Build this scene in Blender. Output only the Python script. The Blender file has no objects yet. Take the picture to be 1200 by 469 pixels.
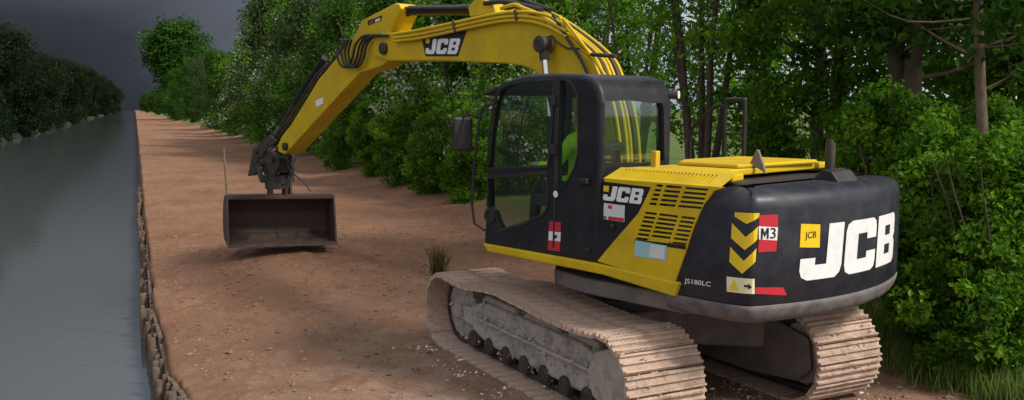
import bpy, bmesh, math, random
import numpy as np
from mathutils import Vector, Matrix
from mathutils.geometry import tessellate_polygon

# ------------------------------------------------------------------ camera, sky, sun, exposure
S = bpy.context.scene
COL = S.collection
F, CX, CY, YH, H = 1093., 600., 234.5, 127., 2.58      # camera in pixels of the 1200 x 469 photograph
TH = math.atan2(CY - YH, F)
cam = bpy.data.cameras.new('camera'); camo = bpy.data.objects.new('camera', cam); COL.objects.link(camo)
cam.sensor_width = 36; cam.lens = 36 * F / 1200; cam.clip_end = 5000; cam.clip_start = .05
camo.location = (0, 0, H); camo.rotation_euler = (math.pi/2 - TH, 0, 0)
S.camera = camo

SUN_AZ, SUN_EL = math.radians(118), math.radians(43)     # azimuth clockwise from +Y (view direction)
W = bpy.data.worlds.new('World'); S.world = W; W.use_nodes = True
nt = W.node_tree; nt.nodes.clear()
def wn(t, **k):
    n = nt.nodes.new(t)
    for a, b in k.items(): setattr(n, a, b)
    return n
out = wn('ShaderNodeOutputWorld'); bg = wn('ShaderNodeBackground'); bg.inputs[1].default_value = .1
sky = wn('ShaderNodeTexSky', sky_type='NISHITA', sun_disc=False, sun_elevation=SUN_EL, sun_rotation=SUN_AZ)
sky.dust_density = 3
tc = wn('ShaderNodeTexCoord')
dot = wn('ShaderNodeVectorMath', operation='DOT_PRODUCT'); dot.inputs[1].default_value = (-.58, .52, -.62)
nt.links.new(tc.outputs['Generated'], dot.inputs[0])
mp = wn('ShaderNodeMapping'); mp.inputs['Scale'].default_value = (1, 1, 2.6)
nt.links.new(tc.outputs['Generated'], mp.inputs[0])
nz = wn('ShaderNodeTexNoise'); nz.inputs['Scale'].default_value = 2.3; nz.inputs['Detail'].default_value = 6
nt.links.new(mp.outputs[0], nz.inputs[0])
ad = wn('ShaderNodeMath', operation='MULTIPLY_ADD'); ad.inputs[1].default_value = .22; nt.links.new(nz.outputs[0], ad.inputs[0])
ad2 = wn('ShaderNodeMath', operation='ADD'); ad2.inputs[1].default_value = -.11
nt.links.new(dot.outputs['Value'], ad.inputs[2]); nt.links.new(ad.outputs[0], ad2.inputs[0])
cr = wn('ShaderNodeValToRGB'); e = cr.color_ramp.elements       # invented storm bank darkens the sky low to the left, bright overcast elsewhere
e[0].position = 0; e[0].color = (1, 1, 1, 1)
e[1].position = .76; e[1].color = (.016, .017, .021, 1)
for p, c in ((.15, (.95, .98, 1.06)), (.45, (.46, .5, .58)), (.6, (.15, .165, .195)), (.68, (.05, .054, .065))):
    n = e.new(p); n.color = (*c, 1)
nt.links.new(ad2.outputs[0], cr.inputs[0])
cs = wn('ShaderNodeMix', data_type='RGBA', blend_type='MULTIPLY'); cs.inputs[0].default_value = 1
cs.inputs[7].default_value = (7.6, 7.7, 8.0, 1); nt.links.new(cr.outputs[0], cs.inputs[6])
sm = wn('ShaderNodeMix', data_type='RGBA', blend_type='MULTIPLY'); sm.inputs[0].default_value = 1
nt.links.new(sky.outputs[0], sm.inputs[6]); nt.links.new(cr.outputs[0], sm.inputs[7])
mx = wn('ShaderNodeMix', data_type='RGBA'); mx.inputs[0].default_value = .85
nt.links.new(sm.outputs[2], mx.inputs[6]); nt.links.new(cs.outputs[2], mx.inputs[7])
nt.links.new(mx.outputs[2], bg.inputs[0]); nt.links.new(bg.outputs[0], out.inputs[0])

sl = bpy.data.lights.new('sun', 'SUN'); sl.energy = 3.6; sl.angle = math.radians(13); sl.color = (1, .95, .87)
so = bpy.data.objects.new('sun', sl); COL.objects.link(so)
sd = Vector((math.sin(SUN_AZ)*math.cos(SUN_EL), math.cos(SUN_AZ)*math.cos(SUN_EL), math.sin(SUN_EL)))
so.rotation_euler = sd.to_track_quat('Z', 'Y').to_euler(); so.location = sd*60
S.view_settings.view_transform = 'Standard'; S.view_settings.look = 'None'
S.view_settings.exposure = .15; S.view_settings.gamma = 1
S.render.engine = 'CYCLES'

# ------------------------------------------------------------------ pixel -> place helpers
MX, MY, PU, PT = 1.17, 9.09, math.radians(-41.5), math.radians(-27.6)   # swing centre, headings of house and tracks
def ray(u, v):
    x = (u-CX)/F; z = (CY-v)/F
    return np.array([x, math.cos(TH)+z*math.sin(TH), -math.sin(TH)+z*math.cos(TH)])
def loc(P, a=PU):
    dx, dy = P[0]-MX, P[1]-MY
    return np.array([dx*math.sin(a)+dy*math.cos(a), -dx*math.cos(a)+dy*math.sin(a), P[2]])
EYE = np.array([0, 0, H])
def plane(u, v, axis, c, a=PU):            # pixel ray meets a plane of the machine
    o = loc(EYE, a); e_ = loc(EYE+ray(u, v), a)-o
    return o+e_*(c-o[axis])/e_[axis]
def side(l, Y, a=PU): return [(p[0], p[2]) for p in (plane(u, v, 1, Y, a) for u, v in l)]
def rear(l, X, a=PU): return [(p[1], p[2]) for p in (plane(u, v, 0, X, a) for u, v in l)]
def ground(u, v, Z=0):
    d = ray(u, v); return EYE+d*((Z-H)/d[2])
def proj(X, Y, Z, a=PU):
    wx = MX+X*math.sin(a)-Y*math.cos(a); wy = MY+X*math.cos(a)+Y*math.sin(a); z = Z-H
    yy = wy*math.cos(TH)-z*math.sin(TH); zz = wy*math.sin(TH)+z*math.cos(TH)
    return CX+F*wx/yy, CY-F*zz/yy
QA = math.radians(-22.15); QC, QS = math.cos(QA), -math.sin(QA)         # direction of the towpath
def qt(x, y): return x*QC+y*QS, -x*QS+y*QC
def xy(q, t): return q*QC-t*QS, q*QS+t*QC
def at(px, q):                             # where the line at lateral q is seen at picture column px
    r = (px-CX)/F/math.cos(TH); return (QC*q-QS*r*q)/(QS+QC*r)
def vnoise(x, y, seed=0):
    rng = np.random.RandomState(seed); L = rng.rand(256, 256)
    xi = np.floor(x).astype(int); yi = np.floor(y).astype(int); fx = x-xi; fy = y-yi
    fx = fx*fx*(3-2*fx); fy = fy*fy*(3-2*fy); g = lambda a, b: L[a % 256, b % 256]
    return (g(xi, yi)*(1-fx)+g(xi+1, yi)*fx)*(1-fy)+(g(xi, yi+1)*(1-fx)+g(xi+1, yi+1)*fx)*fy-.5

# ------------------------------------------------------------------ materials
def pmat(name, col, rough=.6, metal=0, dirt=None, dscale=3, damt=.5, bump=.15, bscale=40, var=.12, spec=.5, dsharp=.12, coat=0):
    m = bpy.data.materials.new(name); m.use_nodes = True; t = m.node_tree; N = t.nodes; L = t.links
    b = N['Principled BSDF']; b.inputs['Roughness'].default_value = rough; b.inputs['Metallic'].default_value = metal
    b.inputs['Specular IOR Level'].default_value = spec; b.inputs['Coat Weight'].default_value = coat
    c = N.new('ShaderNodeTexCoord')
    n1 = N.new('ShaderNodeTexNoise'); n1.inputs['Scale'].default_value = dscale*2.3; n1.inputs['Detail'].default_value = 5
    L.new(c.outputs['Object'], n1.inputs[0])
    hs = N.new('ShaderNodeMix'); hs.data_type = 'RGBA'
    hs.inputs[6].default_value = (*[x*(1-var) for x in col], 1); hs.inputs[7].default_value = (*[min(1, x*(1+var)) for x in col], 1)
    L.new(n1.outputs[0], hs.inputs[0]); last = hs.outputs[2]
    if dirt:
        n2 = N.new('ShaderNodeTexNoise'); n2.inputs['Scale'].default_value = dscale; n2.inputs['Detail'].default_value = 9; n2.inputs['Roughness'].default_value = .68
        L.new(c.outputs['Object'], n2.inputs[0])
        r = N.new('ShaderNodeValToRGB'); r.color_ramp.elements[0].position = max(0, .66-damt*.4-dsharp); r.color_ramp.elements[1].position = min(1, .66-damt*.4+dsharp)
        r.color_ramp.elements[1].color = (min(1, .35+damt*.7),)*3+(1,)
        L.new(n2.outputs[0], r.inputs[0])
        mm = N.new('ShaderNodeMix'); mm.data_type = 'RGBA'; mm.inputs[7].default_value = (*dirt, 1)
        L.new(r.outputs[0], mm.inputs[0]); L.new(last, mm.inputs[6]); last = mm.outputs[2]
        rr = N.new('ShaderNodeMapRange'); rr.inputs[3].default_value = rough; rr.inputs[4].default_value = .92
        L.new(r.outputs[0], rr.inputs[0]); L.new(rr.outputs[0], b.inputs['Roughness'])
    L.new(last, b.inputs['Base Color'])
    if bump:
        n3 = N.new('ShaderNodeTexNoise'); n3.inputs['Scale'].default_value = bscale; n3.inputs['Detail'].default_value = 6
        L.new(c.outputs['Object'], n3.inputs[0])
        bp = N.new('ShaderNodeBump'); bp.inputs['Strength'].default_value = bump; bp.inputs['Distance'].default_value = .02
        L.new(n3.outputs[0], bp.inputs['Height']); L.new(bp.outputs[0], b.inputs['Normal'])
    return m
DUST = (.26, .18, .125)
M = dict(
 yellow=pmat('yellow_paint', (.64, .44, .004), .42, dirt=(.22, .12, .02), dscale=2.2, damt=.22, bump=.03, bscale=9, spec=.35, dsharp=.2),
 black=pmat('black_paint', (.010, .011, .016), .34, dirt=(.05, .045, .045), dscale=3.5, damt=.15, spec=.3, bump=.03, bscale=12, dsharp=.25),
 cweight=pmat('counterweight_paint', (.014, .016, .027), .40, dirt=(.07, .062, .06), dscale=5, damt=.2, spec=.32, bump=.05, bscale=14, dsharp=.2),
 cwlow=pmat('scuffed_counterweight_band', (.065, .065, .072), .6, dirt=(.18, .155, .14), dscale=7, damt=.5, bump=.12),
 rubber=pmat('black_rubber', (.012, .012, .012), .6, dirt=(.08, .06, .05), damt=.2, bump=.05),
 steel=pmat('dirty_dark_steel', (.028, .026, .026), .5, .3, dirt=(.11, .075, .06), dscale=7, damt=.4, bump=.4, bscale=25),
 bucket=pmat('worn_bucket_steel', (.045, .039, .037), .5, .35, dirt=(.12, .07, .05), dscale=5, damt=.5, bump=.25, bscale=20),
 shoe=pmat('muddy_track_shoe', (.27, .15, .10), .8, .05, dirt=(.56, .43, .34), dscale=5, damt=.62, bump=.9, bscale=45, var=.5, dsharp=.16),
 frame=pmat('muddy_grey_track_frame', (.19, .175, .16), .85, 0, dirt=(.42, .37, .32), dscale=4, damt=.6, bump=1.0, bscale=16, var=.4),
 under=pmat('dusty_grey_undercarriage', (.11, .105, .105), .8, 0, dirt=(.25, .19, .155), dscale=3, damt=.45, bump=.3, bscale=18),
 chrome=pmat('chrome_rod', (.75, .75, .74), .18, 1, bump=0, var=.03),
 white=pmat('white_vinyl', (.78, .78, .77), .45, dirt=(.45, .41, .36), dscale=7, damt=.12, bump=0),
 red=pmat('red_vinyl', (.50, .02, .035), .45, bump=0), pale=pmat('pale_sticker', (.62, .64, .6), .5, bump=0),
 blue=pmat('faded_blue_sticker', (.30, .52, .60), .5, bump=0), ylw=pmat('yellow_vinyl', (.78, .53, .01), .45, bump=0),
 cream=pmat('cream_sticker', (.75, .7, .42), .5, bump=0), green=pmat('green_sticker', (.04, .25, .1), .5, bump=0),
 ink=pmat('black_ink', (.01, .01, .012), .5, bump=0), inside=pmat('dark_cab_trim', (.02, .021, .024), .7, bump=.1),
 hose=pmat('hydraulic_hose', (.014, .013, .013), .5, dirt=(.1, .07, .05), damt=.3, bump=.1),
 wood=pmat('weathered_timber', (.17, .115, .075), .9, dirt=(.06, .042, .03), dscale=8, damt=.5, bump=.6, bscale=30, var=.4),
 bark=pmat('brown_bark', (.105, .075, .05), .95, dirt=(.04, .032, .026), dscale=5, damt=.5, bump=1, bscale=14, var=.3),
 paleb=pmat('pale_bark', (.20, .145, .095), .95, dirt=(.08, .06, .045), dscale=5, damt=.4, bump=.8, bscale=14, var=.3),
 stone=pmat('pale_rubble', (.36, .28, .22), .95, dirt=(.17, .10, .065), dscale=2.5, damt=.5, bump=.4, var=.3),
 hivis=pmat('hi_vis_fabric', (.55, .95, .03), .8, bump=.2, bscale=20), navy=pmat('dark_trousers', (.02, .025, .045), .9, bump=.2),
 skin=pmat('skin', (.52, .30, .22), .55, bump=0), hair=pmat('brown_hair', (.05, .03, .02), .8), lamp=pmat('lamp_lens', (.8, .8, .78), .15, bump=0),
)
def glass_mat(name, tint, alpha):
    m = bpy.data.materials.new(name); m.use_nodes = True; N = m.node_tree.nodes; L = m.node_tree.links
    N.remove(N['Principled BSDF']); o = N['Material Output']
    g = N.new('ShaderNodeBsdfGlossy'); g.inputs['Roughness'].default_value = .03; g.inputs['Color'].default_value = (.9, .95, .95, 1)
    tr = N.new('ShaderNodeBsdfTransparent'); tr.inputs[0].default_value = (*tint, 1)
    lw = N.new('ShaderNodeLayerWeight'); pw = N.new('ShaderNodeMath'); pw.operation = 'POWER'; pw.inputs[1].default_value = 4; L.new(lw.outputs['Facing'], pw.inputs[0])
    f = N.new('ShaderNodeMath'); f.operation = 'MULTIPLY_ADD'; f.inputs[1].default_value = .9; f.inputs[2].default_value = .07; L.new(pw.outputs[0], f.inputs[0])
    mx_ = N.new('ShaderNodeMixShader'); L.new(f.outputs[0], mx_.inputs[0]); L.new(tr.outputs[0], mx_.inputs[1]); L.new(g.outputs[0], mx_.inputs[2])
    L.new(mx_.outputs[0], o.inputs[0]); return m
M['glass'] = glass_mat('tinted_glass', (.84, .92, .88), 1)
def leaf_mat(name, a, b):
    m = bpy.data.materials.new(name); m.use_nodes = True; N = m.node_tree.nodes; L = m.node_tree.links
    N.remove(N['Principled BSDF']); o = N['Material Output']
    at_ = N.new('ShaderNodeAttribute'); at_.attribute_name = 'tint'
    r = N.new('ShaderNodeValToRGB'); el = r.color_ramp.elements; el[0].color = (*a, 1); el[1].color = (*b, 1); el[1].position = .9
    w = el.new(.97); w.color = (*b, 1); w2 = el.new(1); w2.color = (.62, .62, .55, 1)
    L.new(at_.outputs['Fac'], r.inputs[0])
    d = N.new('ShaderNodeBsdfPrincipled'); d.inputs['Roughness'].default_value = .55; d.inputs['Specular IOR Level'].default_value = .16
    L.new(r.outputs[0], d.inputs['Base Color'])
    tl = N.new('ShaderNodeBsdfTranslucent'); L.new(r.outputs[0], tl.inputs[0])
    mx_ = N.new('ShaderNodeMixShader'); mx_.inputs[0].default_value = .48
    L.new(d.outputs[0], mx_.inputs[1]); L.new(tl.outputs[0], mx_.inputs[2]); L.new(mx_.outputs[0], o.inputs[0]); return m
M['leaf'] = leaf_mat('bright_leaves', (.022, .085, .006), (.19, .38, .02))
M['leafd'] = leaf_mat('dark_leaves', (.014, .052, .006), (.075, .18, .014))
M['leafg'] = leaf_mat('grey_green_leaves', (.03, .06, .018), (.11, .165, .05))
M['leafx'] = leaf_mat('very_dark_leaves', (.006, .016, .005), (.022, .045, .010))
M['grass'] = leaf_mat('grass_blades', (.05, .10, .015), (.22, .30, .07))
M['weed_or_lit_soil'] = leaf_mat('dry_weeds', (.09, .07, .03), (.17, .15, .06))

# ------------------------------------------------------------------ mesh helpers
class MB:
    def __init__(s): s.v = []; s.f = []; s.sm = []
    def add(s, vs, fs, smooth=False):
        o = len(s.v); s.v += [tuple(map(float, p)) for p in vs]; s.f += [tuple(i+o for i in f) for f in fs]; s.sm += [smooth]*len(fs); return s
    def box(s, x0, x1, y0, y1, z0, z1):
        return s.add([(x, y, z) for z in (z0, z1) for y in (y0, y1) for x in (x0, x1)], [(0, 2, 3, 1), (4, 5, 7, 6), (0, 1, 5, 4), (2, 6, 7, 3), (0, 4, 6, 2), (1, 3, 7, 5)])
    def prism(s, pts, a, b, ax='y'):        # 2-D polygon extruded from a to b along an axis
        n = len(pts); mk = {'y': lambda p, c: (p[0], c, p[1]), 'x': lambda p, c: (c, p[0], p[1]), 'z': lambda p, c: (p[0], p[1], c)}[ax]
        return s.add([mk(p, a) for p in pts]+[mk(p, b) for p in pts], [tuple(range(n))[::-1], tuple(range(n, 2*n))]+[(i, (i+1) % n, n+(i+1) % n, n+i) for i in range(n)])
    def tube(s, path, r, n=8, cap=True):
        P = [Vector(p) for p in path]; rs = r if isinstance(r, (list, tuple)) else [r]*len(P); vs = []; up = None
        for i, p in enumerate(P):
            t = (P[min(i+1, len(P)-1)]-P[max(i-1, 0)]).normalized()
            if up is None: up = Vector((0, 0, 1)) if abs(t.z) < .9 else Vector((1, 0, 0))
            a = t.cross(up).normalized(); b = a.cross(t).normalized(); up = b
            vs += [p+a*(rs[i]*math.cos(2*math.pi*k/n))+b*(rs[i]*math.sin(2*math.pi*k/n)) for k in range(n)]
        fs = [(i*n+k, i*n+(k+1) % n, (i+1)*n+(k+1) % n, (i+1)*n+k) for i in range(len(P)-1) for k in range(n)]
        s.add(vs, fs, True)
        if cap: s.add([vs[k] for k in range(n)], [tuple(range(n))[::-1]]); s.add(vs[-n:], [tuple(range(n))])
        return s
    def lathe_y(s, c, prof, n=24):          # profile (radius, y) about a Y axis through c=(x,z)
        vs = [(c[0]+r*math.cos(2*math.pi*k/n), y, c[1]+r*math.sin(2*math.pi*k/n)) for r, y in prof for k in range(n)]
        m = len(prof); fs = [(i*n+k, (i+1)*n+k, (i+1)*n+(k+1) % n, i*n+(k+1) % n) for i in range(m-1) for k in range(n)]
        s.add(vs, fs); s.add(vs[:n], [tuple(range(n))]); s.add(vs[-n:], [tuple(range(n))[::-1]]); return s
    def plate(s, outer, holes, fn, thick):  # outline with holes; fn(u,v,d) -> point
        loops = [outer]+list(holes); flat = [p for l in loops for p in l]; n = len(flat)
        tri = tessellate_polygon([[Vector((p[0], p[1], 0)) for p in l] for l in loops])
        if not thick: return s.add([fn(*p, 0) for p in flat], tri)
        vs = [fn(*p, 0) for p in flat]+[fn(*p, -thick) for p in flat]; fs = list(tri)+[(c+n, b+n, a+n) for a, b, c in tri]; o = 0
        for l in loops:
            k = len(l); fs += [(o+i, o+(i+1) % k, n+o+(i+1) % k, n+o+i) for i in range(k)]; o += k
        return s.add(vs, fs)
    def build(s, name, mat, parent=None, bevel=0, smooth=False, segs=2):
        me = bpy.data.meshes.new(name); me.from_pydata(s.v, [], s.f); me.polygons.foreach_set('use_smooth', [smooth or x for x in s.sm])
        bm = bmesh.new(); bm.from_mesh(me); bmesh.ops.recalc_face_normals(bm, faces=bm.faces)
        if bevel:
            bmesh.ops.remove_doubles(bm, verts=bm.verts, dist=1e-5)
            ed = [e_ for e_ in bm.edges if len(e_.link_faces) == 2 and e_.calc_face_angle(0) > .45]
            bmesh.ops.bevel(bm, geom=ed, offset=bevel, segments=segs, affect='EDGES', profile=.5, clamp_overlap=True)
        bm.to_mesh(me); bm.free()
        return link(name, me, mat, parent)
def link(name, me, mat, parent=None):
    if mat is not None and not me.materials: me.materials.append(M[mat] if isinstance(mat, str) else mat)
    o = bpy.data.objects.new(name, me); COL.objects.link(o)
    if parent is not None: o.parent = parent
    return o
def tag(o, label=None, cat=None, group=None, kind=None):
    for k, v in (('label', label), ('category', cat), ('group', group), ('kind', kind)):
        if v: o[k] = v
    return o
def empty(name, l=(0, 0, 0), rz=0):
    o = bpy.data.objects.new(name, None); COL.objects.link(o); o.location = l; o.rotation_euler = (0, 0, rz); o.empty_display_size = .2; return o
def boolean(o, cutters):
    for c in cutters:
        m = o.modifiers.new('cut', 'BOOLEAN'); m.object = c; m.operation = 'DIFFERENCE'; m.solver = 'EXACT'
    bpy.context.view_layer.update(); dg = bpy.context.evaluated_depsgraph_get()
    me = bpy.data.meshes.new_from_object(o.evaluated_get(dg)); o.modifiers.clear(); o.data = me
    for c in cutters: bpy.data.objects.remove(c)
def arcpts(c, r, a0, a1, n): return [(c[0]+r*math.cos(math.radians(a0+(a1-a0)*i/(n-1))), c[1]+r*math.sin(math.radians(a0+(a1-a0)*i/(n-1)))) for i in range(n)]
def smooth_path(P, n=6):
    P = [Vector(p) for p in P]; R = []
    for i in range(len(P)-1):
        a, b, c, d = P[max(i-1, 0)], P[i], P[i+1], P[min(i+2, len(P)-1)]
        for k in range(n):
            t = k/n; R.append(.5*((2*b)+(c-a)*t+(2*a-5*b+4*c-d)*t*t+(3*b-a-3*c+d)*t**3))
    return R+[P[-1]]

# ------------------------------------------------------------------ ground, water
BK = (-3.60, 14.47)                                   # where the bucket works
BQ, BT = qt(*BK)
ET = [-20, 0, 4, 6, 7.5, 8.54, 9.76, 13, 25, 48, 235, 900]; EQ = [3.6, 2.4, 1.5, .95, .6, .43, .28, .21, .24, .36, 1.2, 4]
LEFTB = -10.
def edge(t): return np.interp(t, ET, EQ)+.05*vnoise(np.asarray(t)*1.3, np.asarray(t)*0., 5)
def height(q, t):
    q = np.asarray(q, float); t = np.asarray(t, float); x = q
    n = .09*vnoise(x*.7, t*.5, 1)+.05*vnoise(x*2.1, t*2.1, 2)+.05*vnoise(x*5, t*5, 3)+.03*vnoise(x*12, t*12, 4)+.014*vnoise(x*25, t*25, 8)
    z = n+.36*np.exp(-((q-BQ-.1)/1.5)**2-((t-BT-.5)/2.4)**2)
    # loosened, ridged spoil in the machine's reach
    z += .05*np.sin((q*1.2+t*2.6)+3*vnoise(q*.8, t*.8, 9))*np.exp(-((q-3)/2.6)**2-((t-12.5)/4.)**2)*vnoise(q*1.1, t*1.1, 6)*2
    mq, mt = qt(MX, MY); z *= 1-.8*np.exp(-((q-mq)/2.2)**4-((t-mt)/2.6)**4)
    z += .25*np.clip((q-6.6)/2, 0, 1)+.02*np.clip(q-9, 0, 40)
    ed = edge(t); k = np.clip((ed-q)/.16, 0, 1); z = z*(1-k)-1.3*k
    kl = np.clip((LEFTB-q)/.6, 0, 1); return z*(1-kl)+kl*(.02+1.5*n)
qs = np.unique(np.round(np.concatenate([np.linspace(-900, -60, 12), np.linspace(-60, -12, 14), np.linspace(-12, -9, 12), np.linspace(-8.5, -.6, 8), np.linspace(-.4, 1.4, 46), np.linspace(1.4, 8, 120), np.linspace(8, 14, 24), np.linspace(15, 60, 14), np.linspace(70, 900, 12)]), 3))
ts = np.unique(np.round(np.concatenate([np.linspace(-60, 0, 12), np.linspace(0, 6, 20), np.linspace(6, 20, 260), 20*np.exp(np.linspace(0, math.log(60), 200))]), 3))
Q, T = np.meshgrid(qs, ts); Z = height(Q, T); X, Y = xy(Q, T)
nq = len(qs); idx = np.arange(len(ts)*nq).reshape(len(ts), nq)
fc = np.stack([idx[:-1, :-1], idx[:-1, 1:], idx[1:, 1:], idx[1:, :-1]], -1).reshape(-1, 4)
me = bpy.data.meshes.new('ground'); me.from_pydata(np.stack([X, Y, Z], -1).reshape(-1, 3).tolist(), [], fc.tolist())
me.polygons.foreach_set('use_smooth', [True]*len(fc))
at_ = me.attributes.new('lat', 'FLOAT', 'POINT'); at_.data.foreach_set('value', Q.reshape(-1).astype(np.float32))
at_ = me.attributes.new('weed_or_lit_soil', 'FLOAT', 'POINT'); at_.data.foreach_set('value', (.8*np.exp(-((Q-3.4)/2.6)**2-((T-6.5)/4.2)**2)).reshape(-1).astype(np.float32))  # mask for foreground brightness painted into the soil colour, fading outwards
def ground_mat():
    m = bpy.data.materials.new('soil_and_grass'); m.use_nodes = True; N = m.node_tree.nodes; L = m.node_tree.links; b = N['Principled BSDF']
    b.inputs['Roughness'].default_value = .95; b.inputs['Specular IOR Level'].default_value = .2
    c = N.new('ShaderNodeTexCoord')
    def nz(s, d=8, r=.6):
        n = N.new('ShaderNodeTexNoise'); n.inputs['Scale'].default_value = s; n.inputs['Detail'].default_value = d; n.inputs['Roughness'].default_value = r
        L.new(c.outputs['Object'], n.inputs[0]); return n
    def mix(fac, a, b_):
        n = N.new('ShaderNodeMix'); n.data_type = 'RGBA'
        for s_, v in ((0, fac), (6, a), (7, b_)):
            if isinstance(v, tuple): n.inputs[s_].default_value = (*v, 1)
            else: L.new(v, n.inputs[s_])
        return n.outputs[2]
    def ramp(src, a, b_, lo=0, hi=1):
        r = N.new('ShaderNodeMapRange'); r.inputs[1].default_value = a; r.inputs[2].default_value = b_; r.inputs[3].default_value = lo; r.inputs[4].default_value = hi
        L.new(src, r.inputs[0]); return r.outputs[0]
    s = mix(ramp(nz(.5).outputs[0], .35, .65), (.190, .092, .050), (.275, .145, .084))
    s = mix(ramp(nz(3.2, 9, .7).outputs[0], .52, .75), s, (.29, .18, .12))
    s = mix(ramp(nz(7, 9, .75).outputs[0], .56, .66, 0, .75), s, (.085, .048, .032))
    s = mix(ramp(nz(34, 4, .8).outputs[0], .60, .68, 0, .8), s, (.40, .31, .25))
    dr = N.new('ShaderNodeAttribute'); dr.attribute_name = 'weed_or_lit_soil'; dm = N.new('ShaderNodeMath'); dm.operation = 'MULTIPLY'; L.new(dr.outputs['Fac'], dm.inputs[0]); L.new(ramp(nz(1.7, 9, .7).outputs[0], .35, .6), dm.inputs[1])
    s = mix(dm.outputs[0], s, (.40, .30, .235))  # paler soil colour stands in for the bright near ground
    g = mix(ramp(nz(1.4).outputs[0], .35, .65), (.05, .085, .015), (.13, .17, .04))
    la = N.new('ShaderNodeAttribute'); la.attribute_name = 'lat'
    wob = N.new('ShaderNodeMath'); wob.operation = 'MULTIPLY_ADD'; wob.inputs[1].default_value = 1.6; L.new(nz(1.1).outputs[0], wob.inputs[0]); L.new(la.outputs['Fac'], wob.inputs[2])
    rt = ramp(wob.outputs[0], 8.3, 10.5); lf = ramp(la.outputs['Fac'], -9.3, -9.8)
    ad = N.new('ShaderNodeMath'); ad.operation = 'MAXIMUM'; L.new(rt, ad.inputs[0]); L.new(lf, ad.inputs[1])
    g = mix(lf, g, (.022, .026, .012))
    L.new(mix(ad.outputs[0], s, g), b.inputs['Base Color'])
    bp = N.new('ShaderNodeBump'); bp.inputs['Strength'].default_value = .9; bp.inputs['Distance'].default_value = .05; L.new(nz(16, 8, .75).outputs[0], bp.inputs['Height']); L.new(bp.outputs[0], b.inputs['Normal'])
    return m
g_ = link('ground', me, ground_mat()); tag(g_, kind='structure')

def water_mat():
    m = bpy.data.materials.new('canal_water'); m.use_nodes = True; N = m.node_tree.nodes; L = m.node_tree.links; b = N['Principled BSDF']
    b.inputs['Base Color'].default_value = (.075, .082, .084, 1); b.inputs['Roughness'].default_value = .04; b.inputs['IOR'].default_value = 1.33
    c = N.new('ShaderNodeTexCoord'); mp_ = N.new('ShaderNodeMapping'); mp_.inputs['Rotation'].default_value = (0, 0, QA); mp_.inputs['Scale'].default_value = (1, 2.2, 1)
    L.new(c.outputs['Object'], mp_.inputs[0]); n = N.new('ShaderNodeTexNoise'); n.inputs['Scale'].default_value = 2.2; n.inputs['Detail'].default_value = 4
    L.new(mp_.outputs[0], n.inputs[0]); bp = N.new('ShaderNodeBump'); bp.inputs['Strength'].default_value = .06; bp.inputs['Distance'].default_value = .05
    L.new(n.outputs[0], bp.inputs['Height']); L.new(bp.outputs[0], b.inputs['Normal']); return m
w_ = MB(); w_.add([(*xy(a, b), -.42) for a, b in ((-11.2, -60), (5, -60), (5, 1150), (-11.2, 1150))], [(0, 1, 2, 3)])
tag(w_.build('canal_water', water_mat()), kind='structure')

# ------------------------------------------------------------------ excavator
EXC = empty('excavator', (MX, MY, 0), math.pi/2-PU)
tag(EXC, 'yellow and black tracked excavator parked on the bare brown soil beside the canal', 'excavator')
RT = PU-PT                                            # turn of the undercarriage against the house
rng = random.Random(4)

# --- undercarriage
GA, SW = .975, .74
car = MB().box(-.62, .62, -.62, .62, .42, .72)
for sx in (-1, 1):
    for sy in (-1, 1):
        car.prism([(sx*.25, sy*.45), (sx*.62, sy*.2), (sx*1.12, sy*.80), (sx*.70, sy*.86)], .36, .66, 'z')
car = car.build('car_body', 'under', EXC, bevel=.03); car.rotation_euler.z = RT
ringm = MB()
for r0, z0, z1 in ((.62, .72, .80), (.56, .80, .93)): ringm.prism(arcpts((0, 0), r0, 0, 350, 36), z0, z1, 'z')
ringm.build('swing_ring', 'steel', EXC)
# closed path of the shoes
def track_path():
    c1, c2, r = (1.66, .395), (-1.50, .41), .375
    P = arcpts(c1, r, 90, -90, 14)[::1]
    P += [(x, .02) for x in np.linspace(1.5, -1.35, 24)]
    P += arcpts(c2, r+.01, 270, 90, 14)
    P += [(-1.25, .765), (-.9, .76), (-.5, .775), (0, .80), (.35, .815), (.7, .79), (1.05, .745), (1.35, .755)]
    return P
def resample(P, n):
    A = np.array(P+[P[0]]); d = np.r_[0, np.cumsum(np.hypot(*np.diff(A, axis=0).T))]; s_ = np.linspace(0, d[-1], n, endpoint=False)
    return np.stack([np.interp(s_, d, A[:, 0]), np.interp(s_, d, A[:, 1])], 1), d[-1]/n
NS = 52; TP, PITCH = resample(track_path(), NS)
sm_ = MB().box(-PITCH*.47, PITCH*.47, -SW/2, SW/2, -.012, .012)
for k in (-.40, 0, .38): sm_.prism([(PITCH*k-.014, .010), (PITCH*k+.014, .010), (PITCH*k+.008, .036), (PITCH*k-.008, .036)], -SW/2+.004, SW/2-.004)
shoe0 = None
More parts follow.
